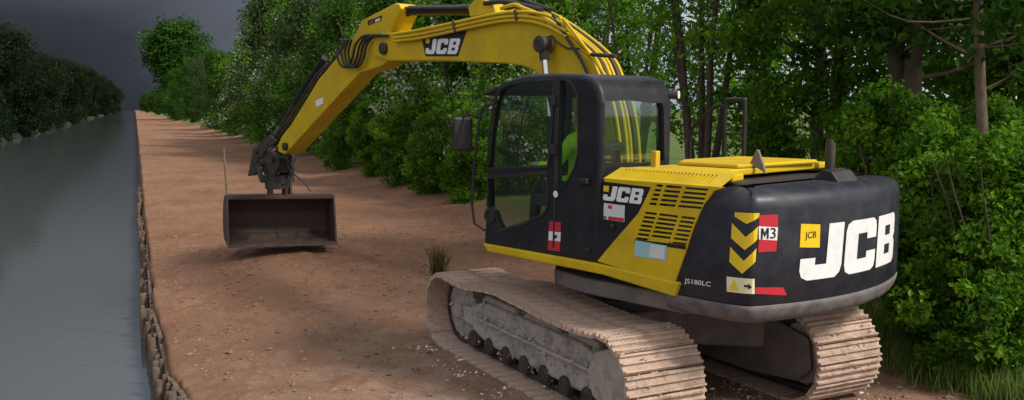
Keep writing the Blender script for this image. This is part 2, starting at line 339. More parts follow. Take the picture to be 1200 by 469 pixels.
for s_, nm in ((1, 'left'), (-1, 'right')):
    fr = MB()
    fr.prism([(1.25, .26), (1.30, .50), (1.0, .60), (-.9, .60), (-1.25, .52), (-1.25, .24), (-.9, .17), (.9, .17)], -.17, .17)
    for a, b in ((-1.2, -.55), (-.5, .25), (.3, 1.15)):      # caked earth lying on the frame
        fr.prism([(a, .58), (a+.1, .65), (b-.15, .67), (b, .58)], -.15, .13)
    frame = fr.build('track_frame', 'frame', EXC, bevel=.03); frame.rotation_euler.z = RT
    frame.location = (-math.sin(RT)*s_*GA, math.cos(RT)*s_*GA, 0)
    sg = s_
    pl = MB().prism([(1.12, .40), (1.12, .43), (-1.18, .43), (-1.18, .40)], sg*.17, sg*.215); pl.build('side_ledge', 'frame', frame, bevel=.008)
    idl = MB().lathe_y((1.66, .395), [(.10, -.14), (.12, -.12), (.30, -.10), (.345, -.09), (.345, .09), (.30, .10), (.12, .12), (.10, .14)]); idl.build('idler_wheel', 'frame', frame)
    yk = MB().prism([(1.2, .30), (1.2, .50), (1.62, .47), (1.72, .44), (1.72, .35), (1.62, .32)], sg*.15, sg*.19); yk.build('idler_yoke', 'frame', frame, bevel=.02)
    sp = MB(); teeth = []
    for k in range(21):
        a = 360*k/21; teeth += arcpts((0, 0), .33, a, a+7, 2)+arcpts((0, 0), .29, a+10, a+14, 2)
    sp.prism([(x-1.50, z+.41) for x, z in teeth], -.05, .05); sp.lathe_y((-1.5, .41), [(.27, -.16), (.27, sg*.0+.16)]); sp.build('drive_sprocket', 'frame', frame)
    MB().prism([(1.2, .20), (1.25, .52), (.6, .66), (-1.2, .66), (-1.62, .58), (-1.66, .30), (-1.5, .16), (-.9, .10), (.9, .10)], -sg*.19, -sg*.225).build('inner_guard', 'under', frame, bevel=.015)
    fd = MB().prism([(-1.20, .22), (-1.12, .40), (-1.2, .60), (-1.5, .70), (-1.74, .58), (-1.80, .40), (-1.72, .22), (-1.5, .14)], sg*.16, sg*.24); fd.build('final_drive_cover', 'frame', frame, bevel=.03)
    for x in np.linspace(-1.05, 1.2, 7):
        MB().lathe_y((x, .165), [(.05, -.2), (.09, -.19), (.10, -.10), (.075, -.09), (.075, .09), (.10, .10), (.09, .19), (.05, .2)], 16).build('track_roller', 'steel', frame)
    for x in (-.45, .45): MB().lathe_y((x, .70), [(.03, -.12), (.055, -.11), (.055, .11), (.03, .12)], 12).build('carrier_roller', 'steel', frame)
    r_ = np.random.RandomState(31+sg); mv = []; mf = []
    for k in range(900):
        i = r_.randint(0, NS); j = (i+1) % NS; f_ = r_.rand(); p = TP[i]*(1-f_)+TP[j]*f_; tx = TP[j]-TP[i]; tx = tx/np.hypot(*tx); no = np.array([-tx[1], tx[0]]); s2 = .007+.016*r_.rand()**2
        if p[1] < .25: continue
        c = np.array([p[0]+no[0]*.016, r_.uniform(-SW/2+.02, SW/2-.02), p[1]+no[1]*.016]); b_ = np.array([(1.6, 0, 0), (-1.6, 0, 0), (0, 1.5, 0), (0, -1.5, 0), (0, 0, 1), (0, 0, -1)])*s2+r_.uniform(-.5, .5, (6, 3))*s2
        o_ = len(mv); mv += (b_+c).tolist(); mf += [(a+o_, b+o_, d+o_) for a, b, d in ((0, 2, 4), (2, 1, 4), (1, 3, 4), (3, 0, 4), (2, 0, 5), (1, 2, 5), (3, 1, 5), (0, 3, 5))]
    tag(MB().add(mv, mf).build('caked_mud', 'shoe', frame), kind='stuff')
    mv = []; mf = []
    for k in range(300):
        x = r_.uniform(-1.6, 1.75); z = r_.choice([.43, .45, .14, .60, .30])+r_.normal(0, .045); s2 = .006+.02*r_.rand()**2; c = np.array([x, sg*(.175+.03*(abs(z-.43) < .05)), z])
        b_ = np.array([(1.6, 0, 0), (-1.6, 0, 0), (0, .8, 0), (0, -.8, 0), (0, 0, 1), (0, 0, -1)])*s2+r_.uniform(-.5, .5, (6, 3))*s2
        o_ = len(mv); mv += (b_+c).tolist(); mf += [(a+o_, b+o_, d+o_) for a, b, d in ((0, 2, 4), (2, 1, 4), (1, 3, 4), (3, 0, 4), (2, 0, 5), (1, 2, 5), (3, 1, 5), (0, 3, 5))]
    tag(MB().add(mv, mf).build('frame_mud', 'frame', frame), kind='stuff')
    ch = MB(); C2 = TP; n = len(C2)
    for y0, y1 in ((-.115, -.06), (.06, .115)):
        cx, cz = .08, .40; vs = []
        for i in range(n):
            tx = C2[(i+1) % n]-C2[i-1]; tx = tx/np.hypot(*tx); nx, nz_ = tx[1], -tx[0]      # inward
            for d in (.014, .07): vs += [(C2[i][0]+nx*d, y0, C2[i][1]+nz_*d), (C2[i][0]+nx*d, y1, C2[i][1]+nz_*d)]
        fs = []
        for i in range(n):
            j = (i+1) % n
            for a, b in ((0, 1), (1, 3), (3, 2), (2, 0)): fs.append((4*i+a, 4*i+b, 4*j+b, 4*j+a))
        ch.add(vs, fs)
    ch.build('track_chain', 'steel', frame)
    for i in range(NS):
        tx = TP[(i+1) % NS]-TP[i-1]; ang = math.atan2(tx[1], tx[0])
        if shoe0 is None: o = shoe0 = sm_.build('track_shoe', 'shoe', frame)
        else: o = shoe0.copy(); COL.objects.link(o); o.parent = frame
        # outward normal is left of travel direction: path runs clockwise seen from +Y
        o.location = (TP[i][0], rng.uniform(-.004, .004), TP[i][1]); o.rotation_euler = (0, -ang, 0)

# --- deck and sill
deck = MB().prism([(.70, .30), (.10, .95), (-.4, 1.08), (-1.5, 1.08), (-1.9, .7), (-1.9, -.7), (-1.5, -1.08), (.10, -1.08), (.70, -.30)], .96, 1.10, 'z'); deck.build('deck_frame', 'under', EXC, bevel=.02)
a_ = side([(566, 285), (572, 295), (706, 322), (791, 348), (797, 331.5), (698, 308.5)], 1.21)
MB().prism(a_, 1.10, 1.22).build('side_sill', 'yellow', EXC, bevel=.015)
MB().prism([(x, z) for x, z in a_], -1.2, -1.08).build('side_sill', 'yellow', EXC, bevel=.015)
MB().box(-.70, .80, -.2, .2, 1.10, 1.6).build('boom_foot_bracket', 'yellow', EXC, bevel=.03)
MB().box(-.72, .78, -1.12, -.42, 1.10, 1.95).build('tank_housing', 'yellow', EXC, bevel=.05)

# --- counterweight
def cw_outline():
    P = [(-1.40, 1.185), (-1.70, 1.185)]
    R, xc = 2.75, .36                                  # rear arc
    cyr = .34
    # left rounded corner tangent to side and arc
    ang = lambda y: math.degrees(math.asin(y/R))
    aL = 24.; end = (xc-R*math.cos(math.radians(aL)), R*math.sin(math.radians(aL)))
    for k in range(1, 13):
        t = k/12; p0, p1, p2 = P[1], (-2.03, 1.20), end
        P.append(((1-t)**2*p0[0]+2*t*(1-t)*p1[0]+t*t*p2[0], (1-t)**2*p0[1]+2*t*(1-t)*p1[1]+t*t*p2[1])) if k else 0
    for a in np.linspace(aL, -aL, 40)[1:]: P.append((xc-R*math.cos(math.radians(a)), R*math.sin(math.radians(a))))
    e_ = P[-1]
    for k in range(1, 13):
        t = k/12; p0, p1, p2 = e_, (-2.03, -1.20), (-1.70, -1.185)
        P.append(((1-t)**2*p0[0]+2*t*(1-t)*p1[0]+t*t*p2[0], (1-t)**2*p0[1]+2*t*(1-t)*p1[1]+t*t*p2[1]))
    P.append((-1.40, -1.185)); return np.array(P)
CWO = cw_outline(); dd = np.r_[0, np.cumsum(np.hypot(*np.diff(CWO, axis=0).T))]
tg = np.gradient(CWO, axis=0); tg /= np.hypot(tg[:, 0], tg[:, 1])[:, None]; CWN = np.stack([tg[:, 1], -tg[:, 0]], 1)
if CWN[len(CWN)//2][0] > 0: CWN = -CWN
def cwp(s_, Z, off=0):
    x, y, a, b = (np.interp(s_, dd, A) for A in (CWO[:, 0], CWO[:, 1], CWN[:, 0], CWN[:, 1])); return (x+a*off, y+b*off, Z)
def loft(prof, cap_top=True, cap_bot=True):
    m = MB(); n = len(CWO)
    vs = [(CWO[i][0]-CWN[i][0]*ins if 0 < i < n-1 else CWO[i][0], CWO[i][1]-CWN[i][1]*ins, z) for z, ins in prof for i in range(n)]
    fs = [(j*n+i, j*n+i+1, (j+1)*n+i+1, (j+1)*n+i) for j in range(len(prof)-1) for i in range(n-1)]
    m.add(vs, fs, True); k = len(prof)-1
    m.add([vs[i] for i in range(n)], [tuple(range(n))]); m.add(vs[k*n:], [tuple(range(n))])
    m.add([vs[j*n] for j in range(k+1)]+[vs[j*n+n-1] for j in range(k+1)], [(j, j+1, k+2+j, k+1+j) for j in range(k)]); return m
CW = loft([(1.128, .012), (1.14, 0), (1.5, 0), (1.84, 0), (1.90, .012), (1.945, .04), (1.975, .085), (1.99, .15), (2.0, .30)]).build('counterweight', 'cweight', EXC)
loft([(.985, .12), (.99, .07), (1.01, .035), (1.05, .012), (1.09, .0), (1.124, -.006), (1.13, .004)]).build('lower_band', 'cwlow', CW)
GS, GZ = np.meshgrid(np.linspace(0, dd[-1]*.62, 500), np.linspace(1.0, 1.95, 60)); GU, GV = proj(*cwp(GS, GZ))
def cw_pix(u, v):
    k = np.argmin((GU-u)**2+(GV-v)**2); return float(GS.flat[k]), float(GZ.flat[k])
def decal(polys, fn, mat, parent, name, cuts=0, thick=0):
    m = MB()
    for outer, holes in polys: m.plate(outer, holes, lambda u, v, d: (u, v, d), 0)
    me = bpy.data.meshes.new(name); me.from_pydata(m.v, [], m.f); bm = bmesh.new(); bm.from_mesh(me)
    if cuts:
        us = [p[0] for p in m.v]
        for c in [x for x in dd if min(us) < x < max(us)]: bmesh.ops.bisect_plane(bm, geom=bm.verts[:]+bm.edges[:]+bm.faces[:], plane_co=(c, 0, 0), plane_no=(1, 0, 0))
    for v in bm.verts: v.co = fn(v.co.x, v.co.y)
    bmesh.ops.recalc_face_normals(bm, faces=bm.faces); bm.to_mesh(me); bm.free(); return link(name, me, mat, parent)
LJ = ([(.60, 1), (1, 1), (1, .22), (.96, .09), (.84, 0), (.18, 0), (.05, .06), (0, .18), (0, .40), (.33, .40), (.33, .27), (.60, .27)], [])
LC = ([(.16, 1), (.86, 1), (.97, .94), (1, .82), (1, .62), (.66, .62), (.66, .74), (.36, .74), (.36, .26), (.66, .26), (.66, .38), (1, .38), (1, .18), (.97, .06), (.86, 0), (.16, 0), (.04, .06), (0, .18), (0, .82), (.04, .94)], [])
LB = ([(0, 0), (.86, 0), (.97, .06), (1, .16), (1, .42), (.91, .5), (1, .58), (1, .84), (.97, .94), (.86, 1), (0, 1)], [[(.36, .22), (.66, .22), (.66, .41), (.36, .41)], [(.36, .59), (.66, .59), (.66, .78), (.36, .78)]])
def put(letter, u0, u1, v0, v1, sl=0):
    f_ = lambda l: [(u0+p[0]*(u1-u0)+sl*p[1], v0+p[1]*(v1-v0)) for p in l]
    return (f_(letter[0]), [f_(h) for h in letter[1]])
def rect(u0, u1, v0, v1): return ([(u0, v0), (u1, v0), (u1, v1), (u0, v1)], [])
def text2d(s_, off=.004):
    c = bpy.data.curves.new('t', 'FONT'); c.body = s_; c.offset = off; c.resolution_u = 3; o = bpy.data.objects.new('t', c); COL.objects.link(o)
    bpy.context.view_layer.update(); me = bpy.data.meshes.new_from_object(o.evaluated_get(bpy.context.evaluated_depsgraph_get()))
    V = np.array([v.co[:2] for v in me.vertices]); P = [tuple(p.vertices) for p in me.polygons]; bpy.data.objects.remove(o)
    V = (V-V.min(0))/(V.max(0)-V.min(0)); return V, P
def text(s_, u0, u1, v0, v1, fn, mat, parent, name):
    V, P = text2d(s_); me = bpy.data.meshes.new(name); me.from_pydata([fn(u0+a*(u1-u0), v0+b*(v1-v0)) for a, b in V], [], P); return link(name, me, mat, parent)
cwf = lambda d: (lambda s_, z: cwp(s_, z, d))
# big JCB on the tail
sj0, zj0 = cw_pix(935, 329); sj1, _ = cw_pix(985, 300); sc1, _ = cw_pix(1034, 300); zt = cw_pix(960, 264)[1]
lw = sj1-sj0
print('JCB', sj0, sj1, sc1, zj0, zt, lw)
for nm, l, a, b in (('logo_letter', LJ, sj0, sj0+lw), ('logo_letter', LC, sj0+lw*1.08, sj0+lw*2.12), ('logo_letter', LB, sj0+lw*2.2, sj0+lw*3.2)):
    decal([put(l, a, b, zj0, zt, .035)], cwf(.005), 'white', CW, nm, .03)
def cwpoly(px): return [cw_pix(*p) for p in px]
def cwsticker(px, mat, name, d=.004): return decal([(cwpoly(px), [])], cwf(d), mat, CW, name, .04)
cwsticker([(938, 262), (961, 262), (960, 290), (937, 290)], 'ylw', 'emblem_sticker')
(su, zu), (sv, zv) = cw_pix(943, 283), cw_pix(956, 270)
text('JCB', su, sv, zu, zv, cwf(.0065), 'ink', CW, 'emblem_text')
# chevrons
for k, (yt, clip) in enumerate(((250, 1), (262, 0), (287, 0))):
    if clip: cwsticker([(861, 250), (890, 249), (889, 254), (875, 263), (861, 255)], 'ylw', 'chevron')
    elif k == 1: cwsticker([(858, 262), (874, 278), (888, 265), (887, 281), (873, 294), (857, 279)], 'ylw', 'chevron')
    else: cwsticker([(856, 290), (872, 305), (886, 292), (885, 307), (870, 321), (855, 307)], 'ylw', 'chevron')
cwsticker([(890, 252), (911, 252), (911, 266), (889, 266)], 'red', 'height_sticker'); cwsticker([(889, 266), (911, 266), (910, 281), (889, 281)], 'white', 'height_sticker')
cwsticker([(889, 281), (910, 281), (909, 295), (888, 295)], 'red', 'height_sticker')
(su, zu), (sv, zv) = cw_pix(891, 280), cw_pix(909, 267)
LM = ([(0, 0), (0, 1), (.26, 1), (.5, .55), (.74, 1), (1, 1), (1, 0), (.76, 0), (.76, .6), (.5, .14), (.24, .6), (.24, 0)], [])
decal([put(LM, su, su+(sv-su)*.52, zu, zv)], cwf(.0065), 'ink', CW, 'sticker_text', .03)
text('3', su+(sv-su)*.62, sv, zu, zv, cwf(.0065), 'ink', CW, 'sticker_text')
cwsticker([(852, 324), (884, 326), (884, 345), (852, 342)], 'cream', 'warning_sticker')
cwsticker([(855, 339), (861, 328), (866, 340)], 'ylw', 'warning_triangle', .006); cwsticker([(872, 334), (877, 334), (877, 331), (881, 336), (877, 340), (877, 337), (872, 337)], 'ink', 'sticker_arrow', .006)
cwsticker([(885, 336), (917, 336), (922, 346), (885, 345)], 'red', 'reflector_strip')

# --- engine housing, left side
YS = 1.2
MB().prism([(-.71, 1.18), (-.71, 1.93), (-1.75, 1.93), (-1.5, 1.18)], .4, 1.15).build('engine_bay', 'inside', EXC)
sf = lambda d: (lambda u, v, t=0: (u, YS+d+t, v))
pan = side([(721, 281), (748, 250), (756, 234), (763, 219.5), (708, 213), (710, 208), (722, 204), (765, 206), (815, 211), (849, 217), (836, 224), (824, 240), (812, 268), (804, 293)], YS)
pan = [(x, min(z, 2.0)) for x, z in pan]
holes = []
def slot(u0, u1, v, dv, h, sl):          # slot in picture coordinates: left, right, top, slope, height, lean
    return side([(u0, v), (u1, v+dv*(u1-u0)), (u1-sl, v+dv*(u1-u0)+h), (u0-sl, v+h)], YS)
for r in range(5):
    y0 = 216+5.3*r; o = -2.0*r
    for a, b in ((769, 777), (780.5, 799), (803, 830)): holes.append(slot(a+o, b+o*(.9), y0+(a-769)*.085, .085, 2.9, .9))
for r in range(7):
    y0 = 248+5.0*r; o = -1.75*r
    for a, b in ((756, 770), (772.5, 795), (798.5, 815)): holes.append(slot(a+o, b+o, y0+(a-756)*.12, .12, 2.7, .8))
PAN = MB().plate(pan, holes, sf(0), .02).plate(side([(719, 283), (748, 251), (753, 251), (743, 284)], YS), [], sf(-.002), .016).plate(side([(700, 306), (721, 281), (804, 293), (790, 333), (745, 320.6)], YS), [], sf(0), .02).build('engine_panel', 'yellow', EXC)
BP = MB().plate(side([(706.5, 214), (763, 220.5), (755, 236), (747, 250.5), (721, 280), (699, 307), (694, 306)], YS), [], sf(-.006), .02).build('black_side_panel', 'black', EXC)
P_ = lambda px: side(px, YS)
def pxdecal(px, mat, parent, name, d): return decal([(P_(px), [])], lambda u, v: (u, YS+d, v), mat, parent, name)
def pxletters(box, parent, d, name='logo_letter', sl=2.):   # box = four corners in the photograph: bottom-left, bottom-right, top-right, top-left
    bl, br, tr, tl = [np.array(p, float) for p in box]
    def f_(u, v):
        p = (bl*(1-u)+br*u)*(1-v)+(tl*(1-u)+tr*u)*v; q_ = P_([p])[0]; return (q_[0], YS+d, q_[1])
    for l, a, b in ((LJ, 0, .32), (LC, .345, .66), (LB, .69, 1)): decal([put(l, a, b, 0, 1, .03)], f_, 'white', parent, name)
pxletters([(706, 234.5), (751, 239.5), (753.5, 221.5), (708, 217.5)], BP, 0)
pxdecal([(707, 217.5), (713.5, 218.2), (713, 225), (707, 224.3)], 'ylw', BP, 'emblem_sticker', -.002)
pxdecal([(707.5, 238), (732, 241), (731.5, 260.5), (707, 257)], 'pale', BP, 'notice_sticker', -.002)
pxdecal([(713, 253.5), (731, 255.8), (731, 260), (712.5, 257.5)], 'red', BP, 'notice_band', 0); pxdecal([(712.5, 240.5), (717, 241), (717, 245), (712.5, 244.5)], 'red', BP, 'notice_mark', 0)
pxdecal([(707.2, 253), (710.5, 253.4), (710.5, 257.2), (707, 257)], 'green', BP, 'notice_mark', 0)
MB().lathe_y(P_([(718, 266)])[0], [(.028, YS-.02), (.028, YS+.012), (.012, YS+.02)], 14).build('panel_lock', 'ink', BP)
pxdecal([(745, 281.5), (782, 288), (781, 306), (743.5, 300)], 'blue', PAN, 'faded_label', .003); pxdecal([(762, 286), (780, 289), (779, 304), (761, 301)], 'pale', PAN, 'faded_label', .005)
pt_ = P_([(801, 333.5), (832, 338), (801, 325.5)])
text('JS180LC', 0, 1, 0, 1, lambda a, b: (pt_[0][0]+a*(pt_[1][0]-pt_[0][0]), YS-.008, pt_[0][1]+a*(pt_[1][1]-pt_[0][1])+b*(pt_[2][1]-pt_[0][1])*.9), 'white', CW, 'model_lettering')

# --- hood: chamfered, slotted edge and top
h0, h1 = (1.2, 2.0), (1.05, 2.09); hl = math.hypot(h1[0]-h0[0], h1[1]-h0[1])
def hoodf(u, v, d=0): return (u, h0[0]+(h1[0]-h0[0])*v/hl+d*.4, h0[1]+(h1[1]-h0[1])*v/hl+d)
hs = []
for k in range(26):
    x = -.86-k*.036; hs.append([(x, hl*.14), (x-.020, hl*.14), (x-.034, hl*.88), (x-.014, hl*.88)])
HD = MB().plate([(-.74, 0), (-1.90, 0), (-1.93, hl), (-.80, hl)], hs, hoodf, .012).build('hood_edge', 'yellow', EXC)
MB().prism([(-.78, 1.06), (-1.92, 1.06), (-1.88, .86), (-1.56, .6), (-1.5, -1.1), (-.78, -1.1)], 2.03, 2.083, 'z').build('hood_top', 'yellow', EXC, bevel=.012)
MB().box(-.74, -1.6, -1.16, -.6, 1.1, 2.0).build('pump_bay', 'black', EXC, bevel=.03)
rh = MB(); q0 = [(-.72, .12), (-.90, .42), (-1.52, .42), (-1.56, .10), (-1.56, -.75), (-.72, -.75)]
rh.prism(q0, 2.083, 2.12, 'z'); rh.build('engine_hood', 'yellow', EXC, bevel=.02)
MB().box(-.93, -.87, .70, .76, 2.06, 2.22).build('hood_post', 'yellow', EXC, bevel=.008)
ex = MB().tube([(-1.62, -.85, 2.0), (-1.62, -.85, 2.27)], .045, 14).tube([(-1.62, -.85, 2.23), (-1.62, -.85, 2.30)], .028, 12); ex.build('exhaust_stack', 'steel', EXC)
rc = MB().prism([(-1.95, 1.99), (-2.05, 2.09), (-2.13, 2.075), (-2.2, 1.99)], -.30, .02); rc.build('rubber_flap', 'rubber', EXC, bevel=.012)
MB().prism([(-1.50, 2.12), (-1.56, 2.24), (-1.58, 2.235), (-1.66, 2.04)], .20, .23).build('hood_stay', 'under', EXC, bevel=.008)
hr = MB()
zt_ = 2.66
for xa, xb, y in ((-.46, -.69, -.86),):
    hr.tube(smooth_path([(xa, y, 1.95), (xa, y, zt_-.05), (xa-.03, y, zt_), (xb+.03, y, zt_), (xb, y, zt_-.05), (xb, y, 1.95)], 5), .023, 8)
    hr.tube(smooth_path([(xa, y, zt_-.1), (xa+.08, y, zt_-.05), (xa+.32, y, 2.45), (xa+.42, y, 2.3), (xa+.42, y, 1.9)], 5), .02, 8)
    hr.tube([(xa, y, 2.33), (xb, y, 2.33)], .012, 8)
hr.build('handrail', 'ink', EXC)

# --- cab
YC0, YC1 = .27, 1.2
prof = side([(565.5, 288), (569, 240), (570.5, 200), (574, 155), (579, 122), (586, 103), (598, 92), (615, 87.5), (650, 85.5), (680, 86.5), (694, 91), (702, 103), (705, 120), (703.5, 200), (700, 309)], YS)
CAB = MB().prism(prof, YC0, YC1).build('cab', 'black', EXC, bevel=.045, segs=3)
pc = np.mean(np.array(prof), 0)
inn = [(pc[0]+(x-pc[0])*.92, pc[1]+(z-pc[1])*.935) for x, z in prof]
wu = [(571.5, 196.5), (574, 160), (581, 117), (587, 105), (597, 99.5), (620, 96), (649, 94), (646, 150), (641.5, 193.5)]
wl = [(572.5, 209.5), (641, 202.5), (640.5, 243), (637, 249.5), (614, 260), (588.5, 268), (584, 258), (580, 246.5), (572.5, 241)]
wq = [(656.5, 94), (664, 95), (671, 100), (676, 112), (677, 140), (676.5, 180), (672.5, 196), (665, 211), (654.5, 222), (653.5, 200), (655, 150)]
wr = [(708, 119), (740, 117.5), (775, 121), (777, 128), (778.5, 188), (773, 190.5), (710, 191), (707.5, 186)]
wr_ = rear(wr, -.7); cut = []
cut.append(MB().prism(inn, YC0+.05, YC1-.05).build('c', 'black', EXC))
for w in (wu, wl, wq): cut.append(MB().prism(side(w, YS), 1.05, 1.4).build('c', 'black', EXC))
cut.append(MB().prism(wr_, -.95, -.5, 'x').build('c', 'black', EXC))
cut.append(MB().box(.45, 1.2, .34, 1.12, 1.42, 2.70).build('c', 'black', EXC))                       # windscreen
cut.append(MB().prism([(.62, 1.75), (.55, 2.68), (-.55, 2.68), (-.58, 1.9)], 0, .5).build('c', 'black', EXC))   # right side
boolean(CAB, cut)
print('cab faces', len(CAB.data.polygons))
def pane(px, Y, name='window'): return MB().plate(side(px, YS), [], lambda u, v, d: (u, Y+d, v), .006).build(name, 'glass', CAB)
pane(wu, 1.17); pane(wl, 1.17); pane(wq, 1.172)
MB().plate(wr_, [], lambda u, v, d: (-.675-d, u, v), .006).build('rear_window', 'glass', CAB)
MB().add([(.79, .35, 1.43), (.79, 1.11, 1.43), (.655, 1.11, 2.69), (.655, .35, 2.69)], [(0, 1, 2, 3)]).build('windscreen', 'glass', CAB)
MB().plate([(.62, 1.75), (.55, 2.68), (-.55, 2.68), (-.58, 1.9)], [], lambda u, v, d: (u, YC0+.02+d, v), .006).build('side_window', 'glass', CAB)
# door: proud rim round both door windows, handle, hinges
def rim(px, w, name, mat='rubber', Y=YS, d=.008):
    P = np.array(side(px, YS)); c = P.mean(0); inn_ = P; out_ = []
    n = len(P); area = sum(P[i][0]*P[(i+1) % n][1]-P[(i+1) % n][0]*P[i][1] for i in range(n))
    for i in range(n):
        t = P[(i+1) % n]-P[i-1]; t = t/np.hypot(*t); nn = np.array([t[1], -t[0]])*(1 if area > 0 else -1); out_.append(tuple(P[i]+nn*w))
    MB().plate(out_, [[tuple(p) for p in inn_]], lambda u, v, dd_: (u, Y+d+dd_, v), .02).build(name, mat, CAB)
rim(wu, .025, 'window_seal'); rim(wl, .025, 'window_seal'); rim(wq, .02, 'window_seal')
dl = side([(651.5, 92), (653.8, 92), (652.5, 200), (650, 290), (648, 290), (650, 200)], YS); MB().plate(dl, [], lambda u, v, d: (u, YS+.006+d, v), .012).build('door_edge', 'rubber', CAB)
for y in (118, 175):
    p = side([(650.5, y)], YS)[0]; MB().box(p[0]-.03, p[0]+.03, YS, YS+.035, p[1]-.045, p[1]+.045).build('door_hinge', 'rubber', CAB, bevel=.008)
p = side([(687, 213)], YS)[0]; MB().box(p[0]-.05, p[0]+.06, YS, YS+.05, p[1]-.02, p[1]+.03).build('door_catch', 'rubber', CAB, bevel=.01)
p = side([(689, 293)], YS)[0]; MB().box(p[0]-.035, p[0]+.035, YS, YS+.02, p[1]-.015, p[1]+.02).build('step_lug', 'rubber', CAB, bevel=.008)
p = side([(574.5, 253)], YS)[0]; MB().lathe_y(p, [(.075, YS-.01), (.075, YS+.015), (.05, YS+.02), (.045, YS+.008)], 20).build('door_handle_recess', 'rubber', CAB)
for px, m_ in (([(644, 259), (657.5, 260.5), (657.5, 272.5), (643.5, 271)], 'red'), ([(643.5, 271), (657.5, 272.5), (657, 283), (643, 281.5)], 'white'), ([(643, 281.5), (657, 283), (656.5, 295), (642.5, 293)], 'red')):
    pxdecal(px, m_, CAB, 'height_sticker', .004)
pxdecal([(649, 281), (653.5, 278.5), (653, 275), (650, 276), (650.5, 278.5), (648, 279)], 'ink', CAB, 'sticker_mark', .0065)
p = side([(652, 227.5)], YS)[0]; decal([(arcpts(p, .03, 0, 340, 18), [])], lambda u, v: (u, YS+.010, v), 'white', CAB, 'round_sticker')
wp = MB().tube([(u, 1.15, v) for u, v in side([(605, 190), (612, 140), (620, 112), (630, 104), (640, 103)], 1.15)], .008, 6); wp.build('grab_bar', 'rubber', CAB)
seat = MB().box(-.38, .08, .52, 1.0, 1.62, 1.76); seat.prism([(-.36, 1.74), (-.40, 2.28), (-.32, 2.30), (-.26, 1.76)], .56, .96); seat.box(-.3, -.1, .66, .86, 1.3, 1.64); seat.build('operator_seat', 'inside', CAB, bevel=.04)
con = MB().box(-.3, .2, 1.02, 1.12, 1.7, 1.8); con.box(-.3, .2, .40, .50, 1.7, 1.8); con.tube([(.12, 1.07, 1.8), (.16, 1.05, 1.98)], .018, 8); con.tube([(.12, .45, 1.8), (.16, .47, 1.98)], .018, 8); con.build('control_console', 'inside', CAB, bevel=.015)
MB().box(-.6, .74, .33, 1.14, 1.27, 1.30).build('cab_floor', 'inside', CAB)
vis = MB().prism([(.50, 2.80), (.95, 2.70), (.97, 2.72), (.52, 2.85)], .36, 1.1); vis.build('roof_visor', 'rubber', CAB, bevel=.01)
wl_ = MB().tube([(-.66, .30, 2.70), (-.74, .24, 2.70)], [.035, .042], 12); wl_.build('work_lamp', 'rubber', CAB); MB().tube([(-.735, .242, 2.70), (-.75, .236, 2.70)], .035, 12).build('lamp_lens', 'lamp', CAB)
mr = MB().tube(smooth_path([tuple((u, 1.24, v)) for u, v in side([(553, 240), (556, 190), (563, 135), (570, 124), (579, 122)], 1.24)], 5), .014, 8)
mr.tube([(u, 1.24, v) for u, v in side([(553, 240), (556, 262), (568, 270)], 1.24)], .012, 8); mr.tube([(u, 1.24, v) for u, v in side([(562, 137), (552, 134), (541, 137)], 1.24)], .010, 8)
MR = mr.build('mirror_arm', 'rubber', EXC)
c_ = plane(542, 157, 1, 1.24); mm = MB().box(-.035, .035, -.10, .10, -.165, .165).build('mirror', 'rubber', MR, bevel=.025); mm.location = c_; mm.rotation_euler.z = math.radians(-20)

# --- boom
BW = .19
top = side([(438, 45), (444, 40), (452, 38.5), (466, 37.5), (494, 33), (548, 21), (599, 10.5)], BW)+side([(616, 11)], 0)+side([(642, 17), (663, 26), (697, 49), (724, 73), (735, 95)], -BW)
foot = side([(745, 125), (751, 160), (753, 190)], -BW)+[(-.05, 1.8), (.0, 1.62), (.12, 1.50), (.28, 1.52), (.36, 1.66), (.40, 2.1), (.56, 2.5)]
low = side([(632, 88), (626, 83), (612, 77.5), (590, 74.5), (520, 71.5), (455, 71.5), (440, 67), (435.5, 58)], BW)
BOOM = MB().prism(top+foot+low, -BW, BW).build('boom', 'yellow', EXC, bevel=.018)
bs = lambda px, Y: [(u, Y, v) for u, v in side(px, Y)]
def bdecal(px, mat, name, d): return decal([(side(px, BW), [])], lambda u, v: (u, BW+d, v), mat, BOOM, name)
bdecal([(494.5, 45), (548, 33.5), (537, 66), (499, 66)], 'ink', 'logo_panel', .004)
def bletters():
    bl, br, tr, tl = [np.array(p, float) for p in ((499, 63.5), (536, 63.5), (540, 45), (500, 46))]
    def f_(u, v):
        p = (bl*(1-u)+br*u)*(1-v)+(tl*(1-u)+tr*u)*v; q_ = side([p], BW)[0]; return (q_[0], BW+.008, q_[1])
    for l, a, b in ((LJ, 0, .30), (LC, .33, .65), (LB, .69, 1)): decal([put(l, a, b, 0, 1, .02)], f_, 'white', BOOM, 'logo_letter')
bletters(); bdecal([(499.5, 45.5), (504, 44.8), (504, 50.5), (499.8, 51)], 'ylw', 'emblem_sticker', .008)
